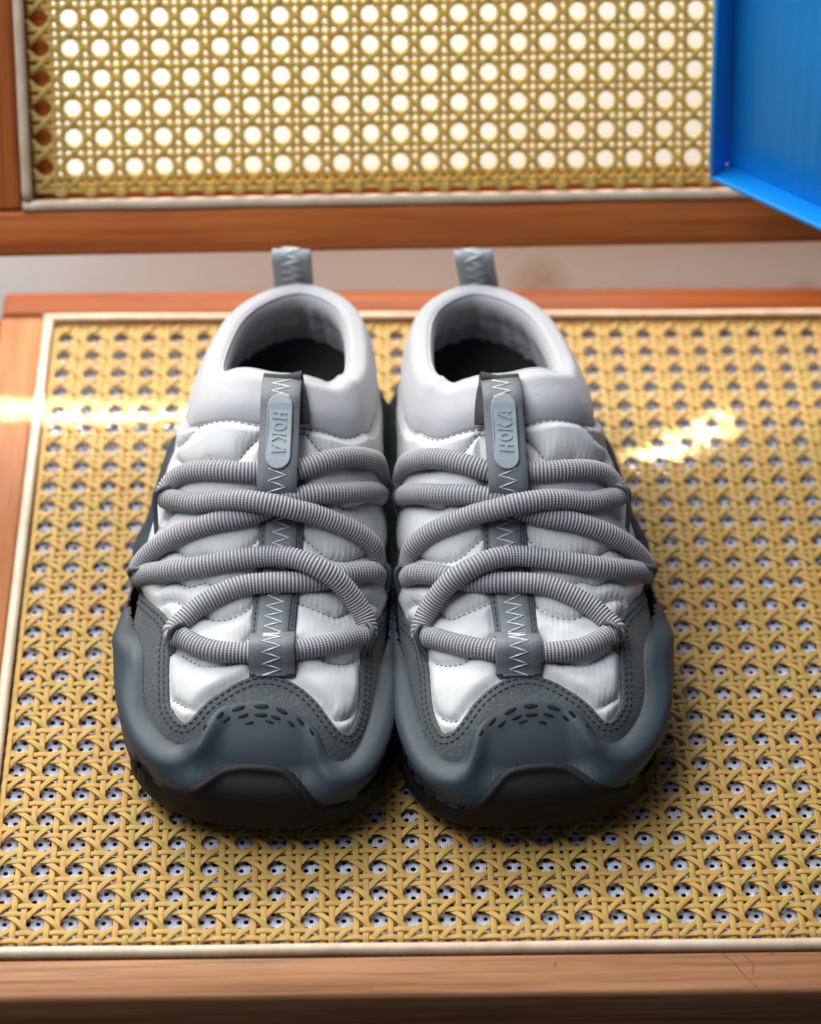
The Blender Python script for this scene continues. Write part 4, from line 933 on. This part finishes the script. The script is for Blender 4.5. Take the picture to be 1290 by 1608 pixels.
# perforations of the toe cap and the dashes moulded into the outer side, as raised ovals whose black stands for hole shade
PERF += [(-56, y_, z_, 2.6, 999) for y_, z_ in ((40, 20.5), (46.5, 21.5), (53, 22.3), (60, 22.8), (67, 23.2), (74, 23.4), (81, 23.8), (88, 24))]
for (x, y, z, L, a) in PERF:
    k0 = near(np.array([[x, y, z]]))[0]; b = Gf[k0].astype(float); n_ = GNf[k0]; off = wrap_off(np.maximum(wrD, 0), ARCf)[k0]
    ux = np.array([1.0, 0, 0]) if a < 900 else np.array([0.0, 1, 0]); a = a if a < 900 else 0; ux -= n_ * (ux @ n_); ux /= np.linalg.norm(ux); uy = np.cross(n_, ux); ca, sa = math.cos(math.radians(a)), math.sin(math.radians(a)); e_ = ux * ca + uy * sa; f_ = np.cross(n_, e_)
    an = np.linspace(0, 2 * np.pi, 16, endpoint=False)
    ring = [b + n_ * (off + 0.30) + e_ * (L / 2 * np.cos(t)) + f_ * (L * 0.155 * np.sin(t) * (1 + .25 * np.cos(t))) for t in an]
    dome = [b + n_ * (off + 0.36) + e_ * (L / 2.5 * np.cos(t)) + f_ * (L * 0.11 * np.sin(t)) for t in an]
    skirt = [p_ - n_ * 0.9 for p_ in ring]
    V = np.array(skirt + ring + dome); F = [[i, (i + 1) % 16, 16 + (i + 1) % 16, 16 + i] for i in range(16)] + [[16 + i, 16 + (i + 1) % 16, 32 + (i + 1) % 16, 32 + i] for i in range(16)] + [[32 + i for i in range(16)]]
    add('perforation', (V, F), 'black_rubber', None, None, 'midsole')

# badge lettering: outlines on a 4 x 5.4 cell, x along the word, y up
_ro = [(2.1 + 2.0 * math.cos(math.radians(a)), 2.7 + 2.7 * math.sin(math.radians(a))) for a in range(0, 360, 30)]; _ri = [(2.1 + 1.05 * math.cos(math.radians(a)), 2.7 + 1.6 * math.sin(math.radians(a))) for a in range(0, 360, 30)]
GLY = {
 'O': [[_ro[i], _ro[i + 1], _ro[i + 2], _ro[i + 3], _ri[i + 3], _ri[i + 2], _ri[i + 1], _ri[i]] for i in (0, 3, 6)] + [[_ro[9], _ro[10], _ro[11], _ro[0], _ri[0], _ri[11], _ri[10], _ri[9]]],
 'H': [[(0, 0), (1.0, 0), (1.25, 2.1), (2.7, 2.1), (2.45, 0), (3.45, 0), (4.1, 5.4), (3.1, 5.4), (2.82, 3.1), (1.37, 3.1), (1.65, 5.4), (0.65, 5.4)]],
 'Q': [[(0.2, 1.5), (1.9, 0.1), (3.9, 1.5), (3.0, 2.0), (2.0, 1.3), (1.2, 1.95)], [(0.5, 2.9), (0.3, 2.0), (1.1, 2.4), (1.4, 3.6), (2.4, 4.2), (3.0, 3.6), (3.8, 4.0), (2.4, 5.4), (0.9, 4.3)], [(3.0, 3.3), (2.8, 2.4), (3.7, 1.9), (3.95, 3.5)]],
 'K': [[(0, 0), (1.0, 0), (1.6, 5.4), (0.6, 5.4)], [(1.45, 2.6), (3.0, 0), (4.2, 0), (2.55, 2.75), (4.4, 5.4), (3.2, 5.4)]],
 'A': [[(0, 0), (1.1, 0), (3.1, 4.0), (3.15, 5.4), (2.6, 5.4)], [(3.35, 0), (4.35, 0), (4.15, 5.4), (3.3, 5.4), (3.28, 4.0)], [(1.75, 1.0), (3.3, 1.0), (3.25, 1.8), (2.15, 1.8)]],
}
def letters(upward):
    """extruded letters; upward: the word reads from the lower end of the badge to its top"""
    out = []; adv = 4.4; total = adv * 4 - 0.6; mid = (LB1 - LB0) / 2
    for i, ch in enumerate('HOKA'):
        Vs_ = []; Fs_ = []
        for poly in GLY[ch]:
            p_ = np.array(poly, float); w_ = i * adv + p_[:, 0] * 0.93 - total / 2; hgt = (p_[:, 1] - 2.7) * 1.02
            if upward: a = hgt; b = mid + w_
            else: a = hgt; b = mid - w_
            k = len(p_); lo = badge_pt(a, b, np.full(k, 1.35)); hi = badge_pt(a, b, np.full(k, 1.5 + 0.42)); o_ = len(Vs_)
            Vs_ += list(lo) + list(hi); Fs_ += [[o_ + j, o_ + (j + 1) % k, o_ + k + (j + 1) % k, o_ + k + j] for j in range(k)]; Fs_.append([o_ + k + j for j in range(k)])
        out.append((np.array(Vs_), Fs_))
    return out

def recalc(me):
    bm = bmesh.new(); bm.from_mesh(me); bmesh.ops.recalc_face_normals(bm, faces=bm.faces); bm.to_mesh(me); bm.free()
def make_shoe(mirror, loc, rz, label):
    root = empty('slip_on_shoe', loc, label, 'shoe', 'pair of grey quilted slip-on shoes', rz); made = {}
    sx = np.array([-1.0, 1, 1]) if mirror else np.array([1.0, 1, 1])
    for nm, V, F, mt, kind, uv, sub in GEO['list']:
        F_ = F
        if mirror: F_ = F[:, ::-1] if isinstance(F, np.ndarray) else [f[::-1] for f in F]
        flat = nm in ('badge',)
        V = np.array(V, float)
        if mirror and (nm == 'heel_loop' or sub == 'heel_loop'): V[:, 0] += np.clip(V[:, 2] - 70, 0, 40) * 0.20   # this loop leans inwards
        me = mesh_np(nm, V * sx, F_, M[mt], not flat, uv)
        if nm in ('perforation', 'outsole', 'badge', 'insole'): recalc(me)
        o = link(nm, me, made[sub] if sub else root)
        if kind: o['kind'] = kind
        made.setdefault(nm, o); made[nm] = o
        if nm in ('badge', 'outsole', 'toe_bumper'): autosmooth(o, 42)
    # the mirrored last keeps the lettering readable: upward on one badge, downward on the other
    for (V, F) in letters(mirror):
        V = V.copy()
        if mirror:   # lettering must not be mirrored: flip across before the mirror
            pass
        me = mesh_np('letter', V * sx, F, M['letter'], False); recalc(me); link('letter', me, made['badge'])
    return root
RZ = math.asin(SA)
TZ = 0.9
make_shoe(False, (T0[0], T0[1], TZ), -RZ - math.radians(0.45), 'grey quilted slip-on shoe whose tongue badge lettering reads from top to bottom')
make_shoe(True, (2 * 147.1 - T0[0], T0[1] - 1.2, TZ), RZ + math.radians(0.5), 'grey quilted slip-on shoe whose tongue badge lettering reads from bottom to top')
